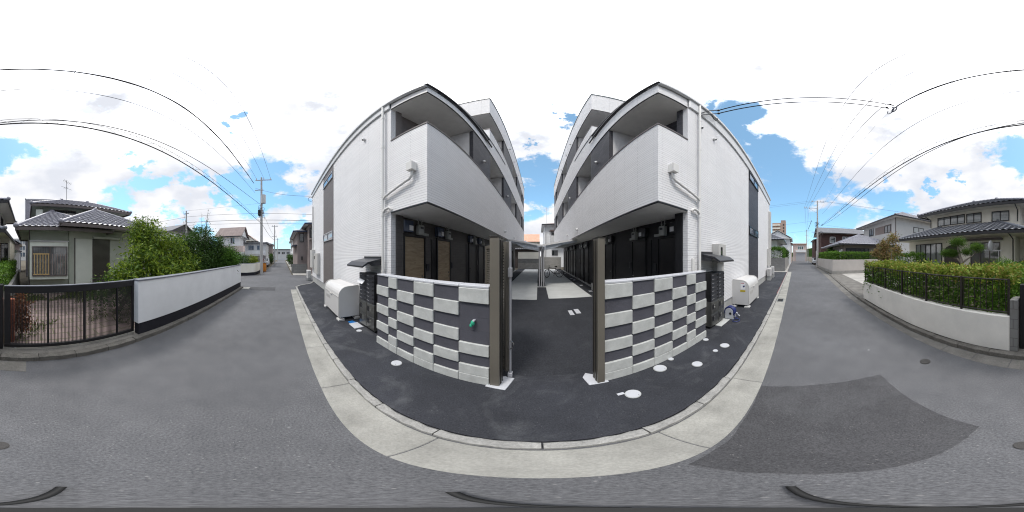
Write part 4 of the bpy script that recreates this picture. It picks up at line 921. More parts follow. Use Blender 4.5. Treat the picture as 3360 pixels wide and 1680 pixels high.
# ================= COURTYARD =================
t = thing('bike_shelter', 'butterfly roofed bicycle shelter on slim grey posts down the middle of the court', 'shelter', (0.19,9.9,0))
for y in (9.95,12.2,14.5,16.8,19.0):
    for x in (0.06,0.19,0.32):
        if x == 0.19 and y > 10: continue
        MB().box(x-0.035,x+0.035,y-0.05,y+0.05,0.03,2.5).build('post','alu',t,0.004)
MB().box(-0.08,0.46,9.86,10.06,0.02,0.055).build('base_plate','paving',t,0.004)
for sx, xe_ in ((-1,-2.0),(1,2.35)):
    m = MB()
    m.extr([(0.19,9.7,2.53),(xe_,9.7,2.93),(xe_,9.7,3.03),(0.19,9.7,2.63)],(0,0.08,0))
    for y in (12.2,14.5,16.8,19.0,20.4): m.extr([(0.19,y,2.54),(xe_,y,2.94),(xe_,y,2.985),(0.19,y,2.585)],(0,0.06,0))
    m.extr([(xe_,9.7,2.96),(xe_+sx*0.06,9.7,2.97),(xe_+sx*0.06,9.7,3.03),(xe_,9.7,3.02)],(0,10.7,0))
    each(m,'roof_beam','white_metal',t)
    m = MB(); m.extr([(0.19,9.79,2.60),(xe_,9.79,3.0),(xe_,9.79,3.008),(0.19,9.79,2.608)],(0,10.55,0)); m.build('roof_sheet','polycarb',t)
    m = MB(); m.extr([(0.19+sx*0.25,9.80,2.44),(xe_,9.80,2.80),(xe_,9.80,2.93),(0.19+sx*0.25,9.80,2.58)],(0,0.012,0)); m.build('side_valance','polycarb',t)
MB().box(0.13,0.25,9.7,20.4,2.50,2.555).build('gutter_channel','alu',t)
# bicycle
def bicycle(loc, rz, label):
    t = thing('bicycle', label, 'bicycle', (0,0,0))
    r_ = 0.36
    for cx, yaw in ((-0.56,0.75),(0.56,0.0)):
        m = MB().torus((0,0,r_),r_-0.02,0.026,'y',36,8); m.rot(yaw); m.v = [(x+cx,y,z) for x,y,z in m.v]; wl = m.build('wheel','rubber',t)
        m = MB().torus((0,0,r_),r_-0.045,0.009,'y',32,6)
        for k in range(14): w = k*2*math.pi/14; m.cyl((0.02*math.cos(w+1.2),0,r_+0.02*math.sin(w+1.2)),((r_-0.04)*math.cos(w),0,r_+(r_-0.04)*math.sin(w)),0.003,5)
        m.cyl((0,-0.05,r_),(0,0.05,r_),0.022,10); m.rot(yaw); m.v = [(x+cx,y,z) for x,y,z in m.v]; m.build('rim','alu',wl)
    m = MB(); bb = (0.10,0,0.33); _t = m.tube; m.tube = lambda p,r_,k: _t(p,r_*1.5,k); seat = (0.22,0,0.86); head = (-0.40,0,0.88); hb = (-0.43,0,0.74)
    m.tube([bb,seat],0.017,8); m.tube([head,(0.2,0,0.80)],0.017,8); m.tube([hb,bb],0.02,8)
    for y in (-0.04,0.04): m.tube([(0.56,y,r_),bb],0.009,6); m.tube([(0.56,y,r_),(0.21,y*0.4,0.80)],0.008,6); m.tube([(-0.44,y,0.68),(-0.54,y,r_)],0.012,6)
    m.tube([(-0.38,0,0.95),(-0.44,0,0.68)],0.02,8); m.build('frame','iron',t)
    m = MB().tube([(0.10,0,0.95),(0.16,0,0.965),(0.34,0,0.96)],[0.02,0.045,0.07],8); m.tube([(0.22,0,0.86),(0.235,0,0.95)],0.013,8); m.build('saddle','rubber',t)
    m = MB().tube([(-0.38,0,0.95),(-0.40,0,1.04)],0.013,8); m.tube([(-0.30,0.27,1.03),(-0.42,0.2,1.05),(-0.42,-0.2,1.05),(-0.30,-0.27,1.03)],0.012,8); m.build('handlebar','black_metal',t)
    m = MB().torus((0.10,-0.045,0.33),0.09,0.006,'y',20,5); m.tube([(0.10,-0.05,0.33),(0.03,-0.07,0.19)],0.01,6); m.box(-0.02,0.07,-0.14,-0.07,0.175,0.20); m.tube([(0.10,0.05,0.33),(0.17,0.07,0.47)],0.01,6); m.box(0.13,0.22,0.07,0.14,0.465,0.485); m.build('crank','black_metal',t)
    m = MB().tube([(0.11,-0.045,0.42),(0.56,-0.045,0.40)],0.005,5); m.tube([(0.11,-0.045,0.24),(0.56,-0.045,0.32)],0.005,5); m.build('chain','iron',t)
    t.location = loc; t.rotation_euler = (0,0,rz); return t
bicycle((1.32,14.4,0.04), 0.04, 'grey framed road bicycle standing on the courtyard paving')
# end walls of the court
t = thing('garden_wall','cream rendered wall with dark band closing the left of the court','wall',(-1.4,23.8,0))
MB().box(-3.0,0.05,23.75,23.9,0,0.95).build('base','cinder_light',t); MB().box(-3.0,0.05,23.72,23.86,0.951,1.55).build('dark_band','cinder',t); MB().box(-3.0,0.05,23.78,23.9,1.551,2.55).build('render','stucco_cream',t); MB().box(-3.05,0.05,23.74,23.94,2.551,2.62).build('coping','iron',t)
t = MB().box(0.06,3.3,23.75,23.9,0,1.78).build('block_wall','cinder_light'); tag(t,'plain concrete block wall at the end of the court behind the bicycle','wall')
t = thing('roofed_house','low house with silver pantile roof beyond the left end wall','house',(-3,29,0))
MB().box(-6,0.0,27,32,0,3.0).build('wall','shutter_brown',t); hip_roof(t,-6.6,0.6,26.3,32.7,3.1,4.6,'x',3.0,'tile_silver',0.34,0.3)
t = thing('orange_house','house with orange tiled gable roof far beyond the court','house',(-1,44,0))
MB().box(-4.2,-0.1,42,48,0,5.6).build('wall','stucco_cream',t); hip_roof(t,-4.6,0.3,41.5,48.5,5.6,8.0,'x',0,'tile_orange',real=False,gable_mat='stucco_cream',ridges=False)
t = thing('white_house','narrow white two-storey house with balcony beyond the court','house',(3,29,0))
MB().box(1.0,6.0,28.2,36,0,7.2).build('wall','stucco_white',t)
MB().box(0.6,6.4,27.6,36.4,7.2,7.4).build('roof_edge','stucco_white',t); hip_roof(t,0.6,6.4,27.5,36.5,7.42,8.3,'y',None,'slate_brown',real=False,ridges=False)
MB().box(2.0,6.0,27.2,28.2,4.1,5.4).build('balcony','stucco_grey',t); MB().box(1.9,6.05,27.1,28.25,6.2,6.4).build('canopy','slate_brown',t); MB().box(1.2,1.3,28.05,28.19,0.2,7.2).build('rain_pipe','alu',t)
window(t,'y',28.2,-1,2.2,3.6,4.6,6.1,2,'alu','glass_dark'); window(t,'y',28.2,-1,2.3,3.4,2.0,3.0,2,'alu','glass_dark')
m = MB().cyl((1.4,29,7.4),(1.4,29,11.0),0.03,6)
for k in range(5): m.cyl((0.9,29-0.2+k*0.1,10.7-k*0.1),(1.9,29-0.2+k*0.1,10.7-k*0.1),0.012,5)
m.build('antenna','alu',t)

# ================= REAR SIDE OF THE STREET =================
def bx(parent, name, mat, *b, bevel=0, label=None): return MB().box(*b).build(name, mat, parent, bevel, label)
# white plaster wall
t = thing('plaster_wall','long white plastered garden wall with black base and grey coping beside the black gate','wall',(-5.9,-2.65,0.1))
P, Q = (-2.27,-2.76), (-9.5,-2.49)
MB().wall(P,Q,0.15,0.0,0.385,1).build('base','wall_black',t,0.003)
P2, Q2 = (-2.25,-2.745), (-9.51,-2.475)
MB().wall(P2,Q2,0.18,0.386,1.395,1).build('plaster','plaster_white',t,0.006)
MB().wall((-2.24,-2.73),(-9.52,-2.46),0.21,1.396,1.43,1).build('coping','coping_grey',t,0.004)
# black sliding gate
t = thing('sliding_gate','black barred sliding gate in front of the paver driveway','gate',(-0.9,-2.92,0.1))
m = MB().box(-2.25,0.40,-2.95,-2.90,1.275,1.40); m.box(-2.25,0.40,-2.95,-2.90,0.13,0.205); m.box(0.29,0.40,-2.95,-2.90,0.206,1.274); m.box(-2.25,-2.20,-2.95,-2.90,0.206,1.274); m.build('frame','black_metal',t,0.003)
m = MB().box(-2.25,0.40,-2.955,-2.895,1.401,1.415); m.build('top_trim','coping_grey',t)
m = MB()
for x in (-0.39,-1.09,-1.82): m.box(x-0.02,x+0.02,-2.947,-2.903,0.206,1.274)
each(m,'mullion','black_metal',t)
m = MB(); x = -2.19
while x < 0.285: m.box(x,x+0.011,-2.932,-2.918,0.206,1.274); x += 0.0262
m.build('bars','black_metal',t)
for x in (0.2,-1.0,-2.1): MB().cyl((x,-2.94,0.118),(x,-2.91,0.118),0.02,12).build('roller','alu',t)
t = bx(None,'gate_post','black_metal',0.42,0.545,-3.0,-2.86,0.09,1.43,bevel=0.004); tag(t,'plain black square post between the black gate and the grey block pillar','post')
t = bx(None,'block_pillar','cinder',0.56,0.70,-3.02,-2.74,0.09,1.17,bevel=0.006); tag(t,'short grey concrete block pillar ending the pale planter wall','pillar')
# planter wall with railing and hedge
t = thing('planter_wall','smooth pale concrete retaining wall under the railing and leafy hedge','wall',(3.5,-2.8,0))
m = MB().prism([(0.702,-2.745),(3.1,-2.76),(6.45,-2.91),(6.5,-3.08),(3.1,-2.92),(0.702,-2.9)],0.08,0.84); m.prism([(6.35,-3.09),(6.50,-3.085),(6.50,-8),(6.35,-8)],0.02,0.84); m.build('concrete','planter',t,0.008)
def yl(x): return -2.83-(max(0,x-3.1))*0.045
t = thing('railing','dark brown metal railing on top of the pale planter wall','railing',(3.5,-2.85,0.84))
m = MB()
pts = [(x,yl(x)) for x in (0.72,3.1,6.42)]
for z in (0.90,1.52): m.tube([(x,y,z) for x,y in pts],0.014,8)
m.tube([(6.42,yl(6.42),1.52),(6.42,-6.8,1.52)],0.017,8); m.tube([(6.42,yl(6.42),0.9),(6.42,-6.8,0.9)],0.017,8); each(m,'rail','railing',t)
m = MB(); x = 0.80
while x < 6.4: m.box(x-0.006,x+0.006,yl(x)-0.006,yl(x)+0.006,0.90,1.52); x += 0.125
y = -3.1
while y > -6.8: m.box(6.413,6.427,y-0.007,y+0.007,0.9,1.52); y -= 0.125
m.build('bars','railing',t)
for x in (0.74,1.72,2.7,3.68,4.66,5.64,6.42): MB().box(x-0.02,x+0.02,yl(x)-0.022,yl(x)+0.022,0.83,1.54).build('post','railing',t)
hedge('evergreen hedge with yellowing new leaves behind the brown railing',0.72,6.4,-3.75,-2.96,0.46,1.66,26000,0.085,'leaf_hedge',11,topleaf='leaf_top',asp=0.42)
# beige house
t = thing('two_storey_house','cream two-storey house with dark pantile roofs behind the railing hedge','house',(5.5,-10.5,0.3))
MB().box(1.77,9.40,-13.5,-8.0,0.3,3.08).build('wall','stucco_cream',t); MB().box(1.76,8.42,-14,-9.3,3.09,5.0).build('upper_wall','stucco_cream',t); MB().box(0.95,1.765,-13,-9.4,0.3,3.05).build('side_wall','stucco_cream',t)
m = MB(); tiles(m,(9.65,-7.0,3.10),(0.95,-7.0,3.10),(3.1,-9.28,4.02),(7.45,-9.28,4.02),0.3,0.27); tiles(m,(0.95,-7.0,3.10),(0.95,-13.5,3.10),(3.1,-13.5,4.02),(3.1,-9.28,4.02)); tiles(m,(9.65,-13.5,3.10),(9.65,-7.0,3.10),(7.45,-9.28,4.02),(7.45,-13.5,4.02)); r_ = m.build('lower_roof','tile_dark',t)
m = MB(); ridge(m,(3.1,-9.28,4.05),(0.95,-7.0,3.16),0.085); m.build('ridge_tiles','tile_dark',r_); m = MB(); ridge(m,(7.45,-9.28,4.05),(9.65,-7.0,3.16),0.085); m.build('ridge_tiles','tile_dark',r_)
m = MB(); m.box(0.9,9.7,-7.02,-6.93,2.98,3.11); m.box(0.9,0.98,-13.5,-7.03,2.98,3.11); m.box(9.62,9.7,-13.5,-7.03,2.98,3.11); m.build('eaves_gutter','trim_dark',r_)
MB().box(0.97,9.6,-9.3,-7.03,2.96,3.0).build('soffit','stucco_cream',r_)
hip_roof(t,0.95,8.85,-14.6,-8.45,4.98,6.35,'x',3.0,'tile_dark',soff='stucco_cream')
window(t,'y',-8.0,1,6.26,8.64,0.6,2.76,5,mid=1.5); window(t,'y',-8.0,1,2.55,4.26,0.5,2.68,3,'trim_brown','glass_shoji',mid=1.55)
MB().box(2.40,4.62,-7.99,-7.78,2.78,2.88).build('awning_beam','trim_brown',t)
m = MB().extr([(4.95,-7.985,0.5)]+[(5.5-0.58*math.cos(w*math.pi/8),-7.985,2.25+0.35*math.sin(w*math.pi/8)) for w in range(0,9)][::-1][::-1]+[(6.08,-7.985,0.5)],(0,-0.02,0)); m.v = [(x,y+0.02,z) for x,y,z in m.v]; m.build('porch_shade','shutter_brown',t)  # flat dark sheet paints the shade inside the porch arch
m = MB()
for k in range(8):
    w0, w1 = k*math.pi/8, (k+1)*math.pi/8; m.tube([(5.5-0.6*math.cos(w0),-7.96,2.25+0.37*math.sin(w0)),(5.5-0.6*math.cos(w1),-7.96,2.25+0.37*math.sin(w1))],0.03,6)
m.build('arch_rim','stucco_cream',t)
window(t,'y',-9.3,1,5.38,7.69,4.13,4.77,4); window(t,'y',-9.3,1,4.18,5.26,4.10,4.75,2); window(t,'y',-9.3,1,2.40,3.50,4.06,4.71,2); window(t,'y',-9.4,1,1.05,1.5,1.5,2.7,1,'black_metal','glass_dark'); window(t,'x',1.76,-1,-12,-11,4.0,4.7,2,'black_metal','glass_dark')
m = MB().tube([(1.9,-8.45,4.9),(1.9,-9.25,4.7),(1.9,-9.25,4.0)],0.03,8); m.build('downpipe','trim_dark',t); m = MB(); m.tube([(1.85,-7.0,3.0),(1.85,-7.9,2.8),(1.85,-7.95,0.4)],0.035,8); m.build('downpipe','trim_dark',t); m = MB(); m.tube([(8.3,-8.5,4.9),(8.35,-9.26,4.7),(8.35,-9.26,4.1)],0.03,8); m.build('downpipe','trim_dark',t)
t = thing('satellite_dish','small white satellite dish on a rail before the cream house','satellite dish',(2.75,-7.2,2.3))
m = MB(); m.sphere((0,0,0),0.24,16,8); m.v = [(x+2.72,y*0.22-7.1,z*1.1+2.42) for x,y,z in m.v]; m.rot(1.45,(2.72,-7.1)); m.build('dish','white_lid',t); MB().tube([(2.72,-7.1,2.2),(2.9,-6.85,2.2),(2.98,-6.8,2.33)],0.012,6).build('feed_arm','white_lid',t)
MB().tube([(3.1,-7.15,2.2),(2.2,-7.15,2.2)],0.015,6).build('rail','alu',t); MB().cyl((2.35,-7.15,0.3),(2.35,-7.15,2.2),0.02,6).build('mast','alu',t)
t = thing('stair_railing','thin black railing by the porch of the cream house','railing',(6,-7.2,0.5))
m = MB().tube([(7.6,-7.2,1.55),(4.7,-7.2,1.55)],0.015,6)
for k in range(20): m.cyl((7.6-k*0.15,-7.2,0.5),(7.6-k*0.15,-7.2,1.55),0.007,5)
m.build('bars','black_metal',t)
# garden planting
t = thing('pine_tree','cloud pruned garden pine with layered pads before the cream house','pine',(3.05,-5.2,0.45))
PA = [(3.32,-5.2,2.46,0.34,0.28,0.17),(3.80,-5.2,2.06,0.33,0.26,0.13),(3.45,-5.1,2.05,0.22,0.2,0.12),(2.98,-5.3,2.09,0.2,0.2,0.12),(2.52,-5.2,2.24,0.28,0.22,0.13)]
m = MB().tube([(3.02,-5.2,0.4),(3.10,-5.2,1.3),(3.14,-5.2,1.75),(3.32,-5.2,2.15),(3.32,-5.2,2.4)],[0.09,0.075,0.06,0.04,0.02],8)
m.tube([(3.12,-5.2,1.65),(3.35,-5.2,1.85),(3.6,-5.2,1.9),(3.8,-5.2,2.0)],[0.045,0.035,0.025,0.01],6); m.tube([(3.12,-5.2,1.7),(2.9,-5.2,1.85),(2.7,-5.2,1.95),(2.52,-5.2,2.15)],[0.045,0.03,0.02,0.01],6); m.build('trunk','bark_pale',t)
leaf_mesh('needles','leaf_pine',t,blob_points(PA,9000,3,0.045,8,0.3),0.075,0.16,-0.5,3)
tree('round pale green shrub before the cream house wall, right of the pine','shrub',(1.65,-5.5,0.45),[(1.65,-5.5,1.5,0.45,0.4,0.4),(1.65,-5.5,1.0,0.4,0.35,0.5)],5000,0.06,'leaf_hedge',name='shrub',clump=0.06,r=0.03,seed=6)
tree('low dark green bush left of the satellite dish','shrub',(2.55,-5.3,0.45),[(2.55,-5.3,1.5,0.25,0.2,0.16),(2.95,-5.3,1.45,0.2,0.2,0.14)],1500,0.06,'leaf_pine',name='shrub',clump=0.05,r=0.02,seed=7)
tree('young tree with yellowing leaves and a pale trunk at the driveway end of the railing','tree',(6.0,-4.1,0.45),[(5.97,-4.1,2.72,0.22,0.2,0.2),(6.75,-4.15,2.45,0.3,0.25,0.28),(7.3,-4.1,2.1,0.32,0.25,0.16),(6.6,-4.1,2.0,0.35,0.3,0.22),(5.6,-4.1,2.2,0.22,0.2,0.2),(6.7,-4.1,1.75,0.2,0.2,0.12)],3400,0.085,'leaf_autumn',clump=0.09,r=0.05,seed=8,mat='bark_pale',asp=0.5)
hedge('clipped green hedge beside the driveway in front of the cream house',6.75,9.5,-7.1,-6.4,0.1,2.1,9000,0.08,'leaf_hedge',12)
# neighbour beyond the driveway
t = thing('boundary_wall','beige rendered wall with cinder base around the corner garden past the driveway','wall',(16.9,-4,0))
m = MB().box(16.80,16.96,-12.6,-4.0,0.36,1.55); m.prism([(16.965,-4.0),(28,-4.0),(28,-4.16),(16.965,-4.16)],0.36,1.55); m.build('render','stucco_beige',t,0.01)
m = MB().box(16.77,16.98,-12.6,-3.97,0.0,0.358); m.box(16.981,28,-4.18,-3.97,0,0.358); m.build('base','cinder_light',t,0.01)
hedge('long trimmed hedge along the driveway on top of the beige wall',17.0,17.8,-12.6,-4.2,1.4,2.36,12000,0.11,'leaf_hedge',13,bulge=0.03)
hedge('long trimmed hedge along the street on top of the beige wall',17.85,28,-5.0,-4.2,1.4,2.45,9000,0.12,'leaf_hedge',14,bulge=0.03)
tree('dome shaped clipped bush behind the street hedge','shrub',(25.0,-6.0,0),[(25.0,-5.8,2.4,1.1,0.9,0.95)],3500,0.13,'leaf_mid',name='round_bush',clump=0.1,seed=15)
t = thing('stone_lantern','pale stone lantern top showing over the hedge','lantern',(19.3,-5.6,0))
MB().tube([(19.3,-5.6,0),(19.3,-5.6,2.25)],0.12,8).build('shaft','stucco_white',t); m = MB().tube([(19.3,-5.6,2.26),(19.3,-5.6,2.42),(19.3,-5.6,2.6)],[0.5,0.28,0.08],6); m.sphere((19.3,-5.6,2.68),0.09,8,6); m.build('cap','stucco_white',t)
t = thing('corner_house','pale grey two-storey house with silver pantile roofs and a recessed balcony','house',(22,-14,0))
MB().box(18.0,28.6,-20.5,-13.0,0,7.35).build('wall','stucco_grey',t)
hip_roof(t,17.0,30.2,-21.3,-12.1,7.4,9.35,'x',4.4,'tile_silver',0.34,0.32)
window(t,'y',-13.0,1,24.6,26.3,5.45,6.7,2,'black_metal','glass_sky',0.08); window(t,'x',18.0,-1,-18.3,-16.1,5.4,6.3,2,'black_metal','glass_curtain',0.08)
bal = MB().box(19.2,24.0,-12.99,-12.97,5.35,6.6).build('recess_shade','stucco_taupe',t); MB().box(19.0,24.2,-12.965,-12.9,4.4,5.34).build('balcony_front','stucco_grey',t); window(t,'y',-12.965,1,19.3,21.0,5.38,6.5,2,'black_metal','glass_dark',0.08)  # flat darker sheet on the wall paints the shaded balcony recess
MB().tube([(18.1,-12.93,7.3),(18.1,-12.93,3.6)],0.05,6).build('downpipe','trim_brown',t)
MB().box(18.7,29.5,-12.9,-5.9,0,3.3).build('lower_wall','stucco_taupe',t); hip_roof(t,18.0,30.2,-13.2,-5.1,3.38,5.05,'x',4.0,'tile_silver',0.34,0.32)  # lower wall in dark taupe: its shade is put into the colour
window(t,'x',18.7,-1,-9.2,-6.1,1.2,2.9,5,'black_metal','glass_dark',0.08); window(t,'y',-5.9,1,19.2,24,1.2,2.9,5,'black_metal','glass_dark',0.08); window(t,'x',18.7,-1,-12.3,-10.2,1.2,2.9,3,'black_metal','glass_dark',0.08)
t = thing('brown_house','dark brown clad house with grey gable roof down the right street','house',(38,-10,0))
MB().box(35,41.5,-16,-5.8,0,6.95).build('wall','brick_brown',t); hip_roof(t,33.9,42.6,-16.6,-5.0,6.95,8.8,'y',0,'slate_grey',real=False,gable_mat='brick_brown',ridges=False)
MB().box(40,46,-9,-5.0,0,6.0).build('side_wing','brick_brown',t); hip_roof(t,39.5,46.5,-9.5,-4.6,6.0,6.8,'x',None,'slate_grey',real=False,ridges=False)
window(t,'x',35,-1,-9.0,-7.7,4.8,6.2,1,'white_metal','glass_dark',0.08); window(t,'x',35,-1,-12.8,-10.6,4.9,6.3,3,'white_metal','glass_curtain',0.1); window(t,'x',35,-1,-15,-14,5,6.2,1,'white_metal','glass_sky',0.08)
t = bx(None,'white_marker_pole','white_metal',29.35,29.45,-3.98,-3.90,0,2.9); tag(t,'thin white pole at the end of the beige wall','pole')

# ---- house with bay window behind the black gate ----
t = thing('bay_window_house','pale green rendered house with silver pantile roofs, bay window and wood slats','house',(-3.5,-10,0))
MB().box(-6.9,-0.11,-13,-8.0,0.07,3.2).build('wall','stucco_green',t); MB().box(-7.0,-2.10,-12.5,-7.85,0.07,3.33).build('front_wall','stucco_green',t)
hip_roof(t,-4.2,0.46,-12.9,-7.2,3.25,4.75,'x',2.6,'tile_silver',0.27,0.25,soff='stucco_green',trim='trim_brown',inset2=2.0)
hip_roof(t,-7.1,-1.5,-12.9,-6.95,3.42,4.98,'y',2.7,'tile_silver',0.27,0.25,soff='stucco_green',trim='trim_brown')
b = MB().box(-1.97,-0.15,-7.99,-7.5,0.86,2.62); bb = b.build('bay','stucco_pale',t,0.006)
MB().box(-1.99,-0.13,-7.98,-7.44,2.621,2.66).build('bay_cap','alu',bb)
window(t,'y',-7.5,1,-1.92,-0.26,1.02,2.40,2,'trim_brown','glass_shoji',0.04)
m = MB().box(-1.06,-0.30,-7.478,-7.462,2.02,2.07); m.box(-1.06,-0.30,-7.478,-7.462,1.08,1.12)
for k in range(6): m.box(-0.36-k*0.133-0.02,-0.36-k*0.133+0.02,-7.476,-7.464,1.08,2.05)
m.build('wood_lattice','wood_slats',t)
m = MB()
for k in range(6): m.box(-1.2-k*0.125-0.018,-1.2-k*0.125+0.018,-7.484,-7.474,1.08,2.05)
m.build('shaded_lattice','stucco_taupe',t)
MB().box(-3.35,-2.42,-7.849,-7.82,0.3,2.82).build('white_panel','stucco_pale',t,0.004)
m = MB().box(-2.42,-2.37,-7.849,-7.80,0.3,2.86); m.box(-3.40,-3.352,-7.849,-7.80,0.3,2.86); m.build('panel_frame','trim_brown',t)
m = MB(); z = 0.3
while z < 2.8: m.box(-4.4,-3.42,-7.849,-7.825+0.01,z,z+0.028); z += 0.05
m.build('shutter','shutter_brown',t); MB().box(-5.0,-3.35,-7.85,-7.65,2.85,2.95).build('shutter_box','stucco_green',t)
MB().tube([(-0.14,-7.25,3.12),(-0.14,-7.9,2.9),(-0.14,-7.93,0.1)],0.03,8).build('downpipe','trim_brown',t)
MB().box(-6.9,-0.95,-14.2,-10.5,3.3,5.15).build('upper_wall','stucco_green',t)
hip_roof(t,-7.25,-0.30,-15.0,-9.8,5.2,6.45,'x',2.4,'tile_silver',0.30,0.27,soff='stucco_green',trim='trim_brown')
window(t,'y',-10.5,1,-3.3,-1.75,4.2,5.05,2,'trim_brown','glass_dark'); window(t,'y',-10.5,1,-6.5,-4.0,4.2,5.0,3,'trim_brown','glass_dark')
MB().box(-1.0,-0.6,-10.6,-10.0,4.2,4.9).build('balcony_end','stucco_pale',t)
m = MB().cyl((-3.12,-12.4,6.4),(-3.12,-12.4,8.35),0.018,6)
for k in range(4): a_ = 0.5; m.cyl((-3.12-0.5+k*0.05,-12.4-0.3,7.6+k*0.0),(-3.12+0.5,-12.4+0.3,7.6),0.01,5) if k == 0 else m.cyl((-3.3+k*0.12,-12.6,7.6),(-3.3+k*0.12,-12.2,7.6),0.008,5)
m.tube([(-3.5,-12.4,8.0),(-2.85,-12.4,8.35)],0.01,5)
for k in range(6): m.cyl((-3.45+k*0.11,-12.65,8.03+k*0.058),(-3.45+k*0.11,-12.15,8.03+k*0.058),0.007,5)
m.build('tv_antenna','iron',t)
t = thing('grey_building','flat grey metal clad building rising behind the bay window house','building',(-3.8,-18,0))
MB().box(-7.8,0.07,-24,-15.6,0,7.55).build('wall','tile_ridge',t); m = MB().box(-7.85,0.12,-15.65,-15.55,7.552,7.65); m.box(0.06,0.14,-15.7,-15.55,3,7.7); m.box(-1.6,-1.5,-15.62,-15.56,5,7.5); m.build('rail','alu',t)
# narrow gap on the far left of the photo
t = bx(None,'low_wall','cinder',0.50,0.62,-12,-3.08,0.05,0.97,bevel=0.006); tag(t,'low grey concrete wall running back beside the leafy hedge, left of the bay window house','wall')
hedge('light green clipped hedge running back between the cream and green houses',0.68,1.5,-11,-3.7,0.45,1.62,12000,0.075,'leaf_hedge',16)
t = thing('small_shed','white sheet shed with two doors at the end of the gap between houses','shed',(1.8,-20,0)); MB().box(0.75,2.6,-22,-20,0,2.5).build('wall','stucco_white',t); MB().box(0.6,2.75,-22.2,-19.8,2.501,2.62).build('roof','slate_grey',t); MB().box(0.95,1.75,-19.99,-19.96,0.1,2.2).build('door','stucco_grey',t)
t = thing('small_house','small taupe house with grey gable roof beyond the gap','house',(3,-28,0)); MB().box(1.2,6,-32,-26,0,3.9).build('wall','stucco_taupe',t); hip_roof(t,0.8,6.4,-32.4,-25.6,3.9,5.6,'y',0,'slate_grey',real=False,ridges=False,gable_mat='stucco_taupe')
t = thing('blue_building','distant pale blue glazed building beyond the gap','building',(2.2,-70,0)); MB().box(0.2,8,-80,-70,0,9.5).build('wall','stucco_grey',t); 
for k in range(3): window(t,'y',-70,1,0.4,7.8,1.5+k*2.8,3.6+k*2.8,6,'white_metal','glass_sky',0.12)
tree('dark shrub beside the cream house seen through the gap','shrub',(1.7,-16,0),[(1.75,-16,2.3,0.5,0.5,1.0)],1500,0.13,'leaf_dark',name='shrub',seed=17)
# yard things behind the gate
t = thing('brick_stack','loose stack of red bricks just inside the black gate','bricks',(0.33,-3.22,0.07))
rr = random.Random(4)
for k in range(9): MB().box(0.24,0.44,-3.32,-3.22,0.072+k*0.112,0.07+k*0.112+0.105).rot(rr.uniform(-.15,.15),(0.34,-3.27)).build('brick','red_brick',t,0.004)
tree('dry reddish brown bush behind the left end of the black gate','shrub',(0.12,-3.5,0.07),[(0.12,-3.5,0.65,0.2,0.2,0.5)],1600,0.07,'leaf_brown',name='dry_bush',clump=0.05,r=0.02,seed=18)
tree('dark undergrowth under the bright tree behind the right end of the gate','shrub',(-2.6,-4.4,0.07),[(-2.7,-4.5,0.7,0.9,0.7,0.6),(-3.6,-4.0,0.8,0.9,0.5,0.7)],3000,0.09,'leaf_dark',name='shrub',clump=0.1,seed=19)
# trees behind the white wall
tree('large bright yellow-green tree over the white plaster wall next to the gate','tree',(-4.9,-4.8,0.07),
  [(-4.55,-4.9,2.55,0.9,0.75,0.85),(-5.6,-4.8,2.15,1.15,0.85,0.85),(-3.75,-4.4,1.75,0.85,0.65,0.6),(-6.8,-4.6,1.55,1.15,0.75,0.75),(-5.0,-4.0,1.25,1.7,0.6,0.7),(-4.45,-5.2,3.15,0.5,0.5,0.4),(-2.95,-4.3,1.35,0.6,0.5,0.35)],
  15000,0.16,'leaf_bright',asp=0.30,clump=0.13,r=0.11,droop=0.7,seed=20,per=11,shell=0.35)
for i,(l,bl,s_) in enumerate((('dark evergreen behind the plaster wall, right after the bright tree',[(-7.3,-4.7,2.4,0.8,0.7,0.8),(-7.3,-4.3,1.2,1.0,0.8,0.9)],21),
   ('tallest dark evergreen behind the middle of the plaster wall',[(-8.3,-4.5,3.0,0.7,0.6,0.75),(-8.2,-4.2,1.7,1.0,0.8,1.1)],22),
   ('dark evergreen near the far end of the plaster wall',[(-8.75,-3.9,2.5,0.6,0.6,0.65),(-8.7,-3.8,1.4,0.75,0.7,0.9)],23),
   ('lowest dark green bush at the far end of the plaster wall',[(-9.05,-3.1,1.85,0.55,0.5,0.65),(-9.45,-3.05,1.5,0.5,0.4,0.45),(-8.9,-3.2,1.2,0.6,0.5,0.7)],24))):
    tree(l,'tree',(bl[0][0],bl[0][1],0.07),bl,9000,0.10,'leaf_dark' if i<3 else 'leaf_mid',name='evergreen_tree',clump=0.12,seed=s_,droop=0.2,group='evergreens behind the plaster wall')
t = thing('bamboo_stems','thin bare whips rising above the dark evergreens','bamboo',(-8.2,-4.7,0.07)); m = MB(); rr = random.Random(9); lp = []
for k in range(9):
    a_ = rr.uniform(0,6.28); top = Vector((-8.1+math.cos(a_)*0.9,-4.7+math.sin(a_)*0.8,rr.uniform(3.9,4.7))); b_ = Vector((-8.2+math.cos(a_)*0.2,-4.6+math.sin(a_)*0.2,0.5)); mid = b_.lerp(top,0.6)+Vector((0,0,0.3)); P_ = [b_,mid,top-Vector((0,0,-0.02)),top+Vector((math.cos(a_)*0.25,0,-0.1))]; m.tube(P_,[0.012,0.009,0.005,0.002],5)
    lp += [tuple(mid.lerp(top,q_)+Vector((rr.gauss(0,.05),rr.gauss(0,.05),rr.gauss(0,.04)))) for q_ in [j/14 for j in range(15)]]
m.build('stems','bark',t); leaf_mesh('leaves','leaf_dark',t,lp,0.09,0.25,0.2,4)

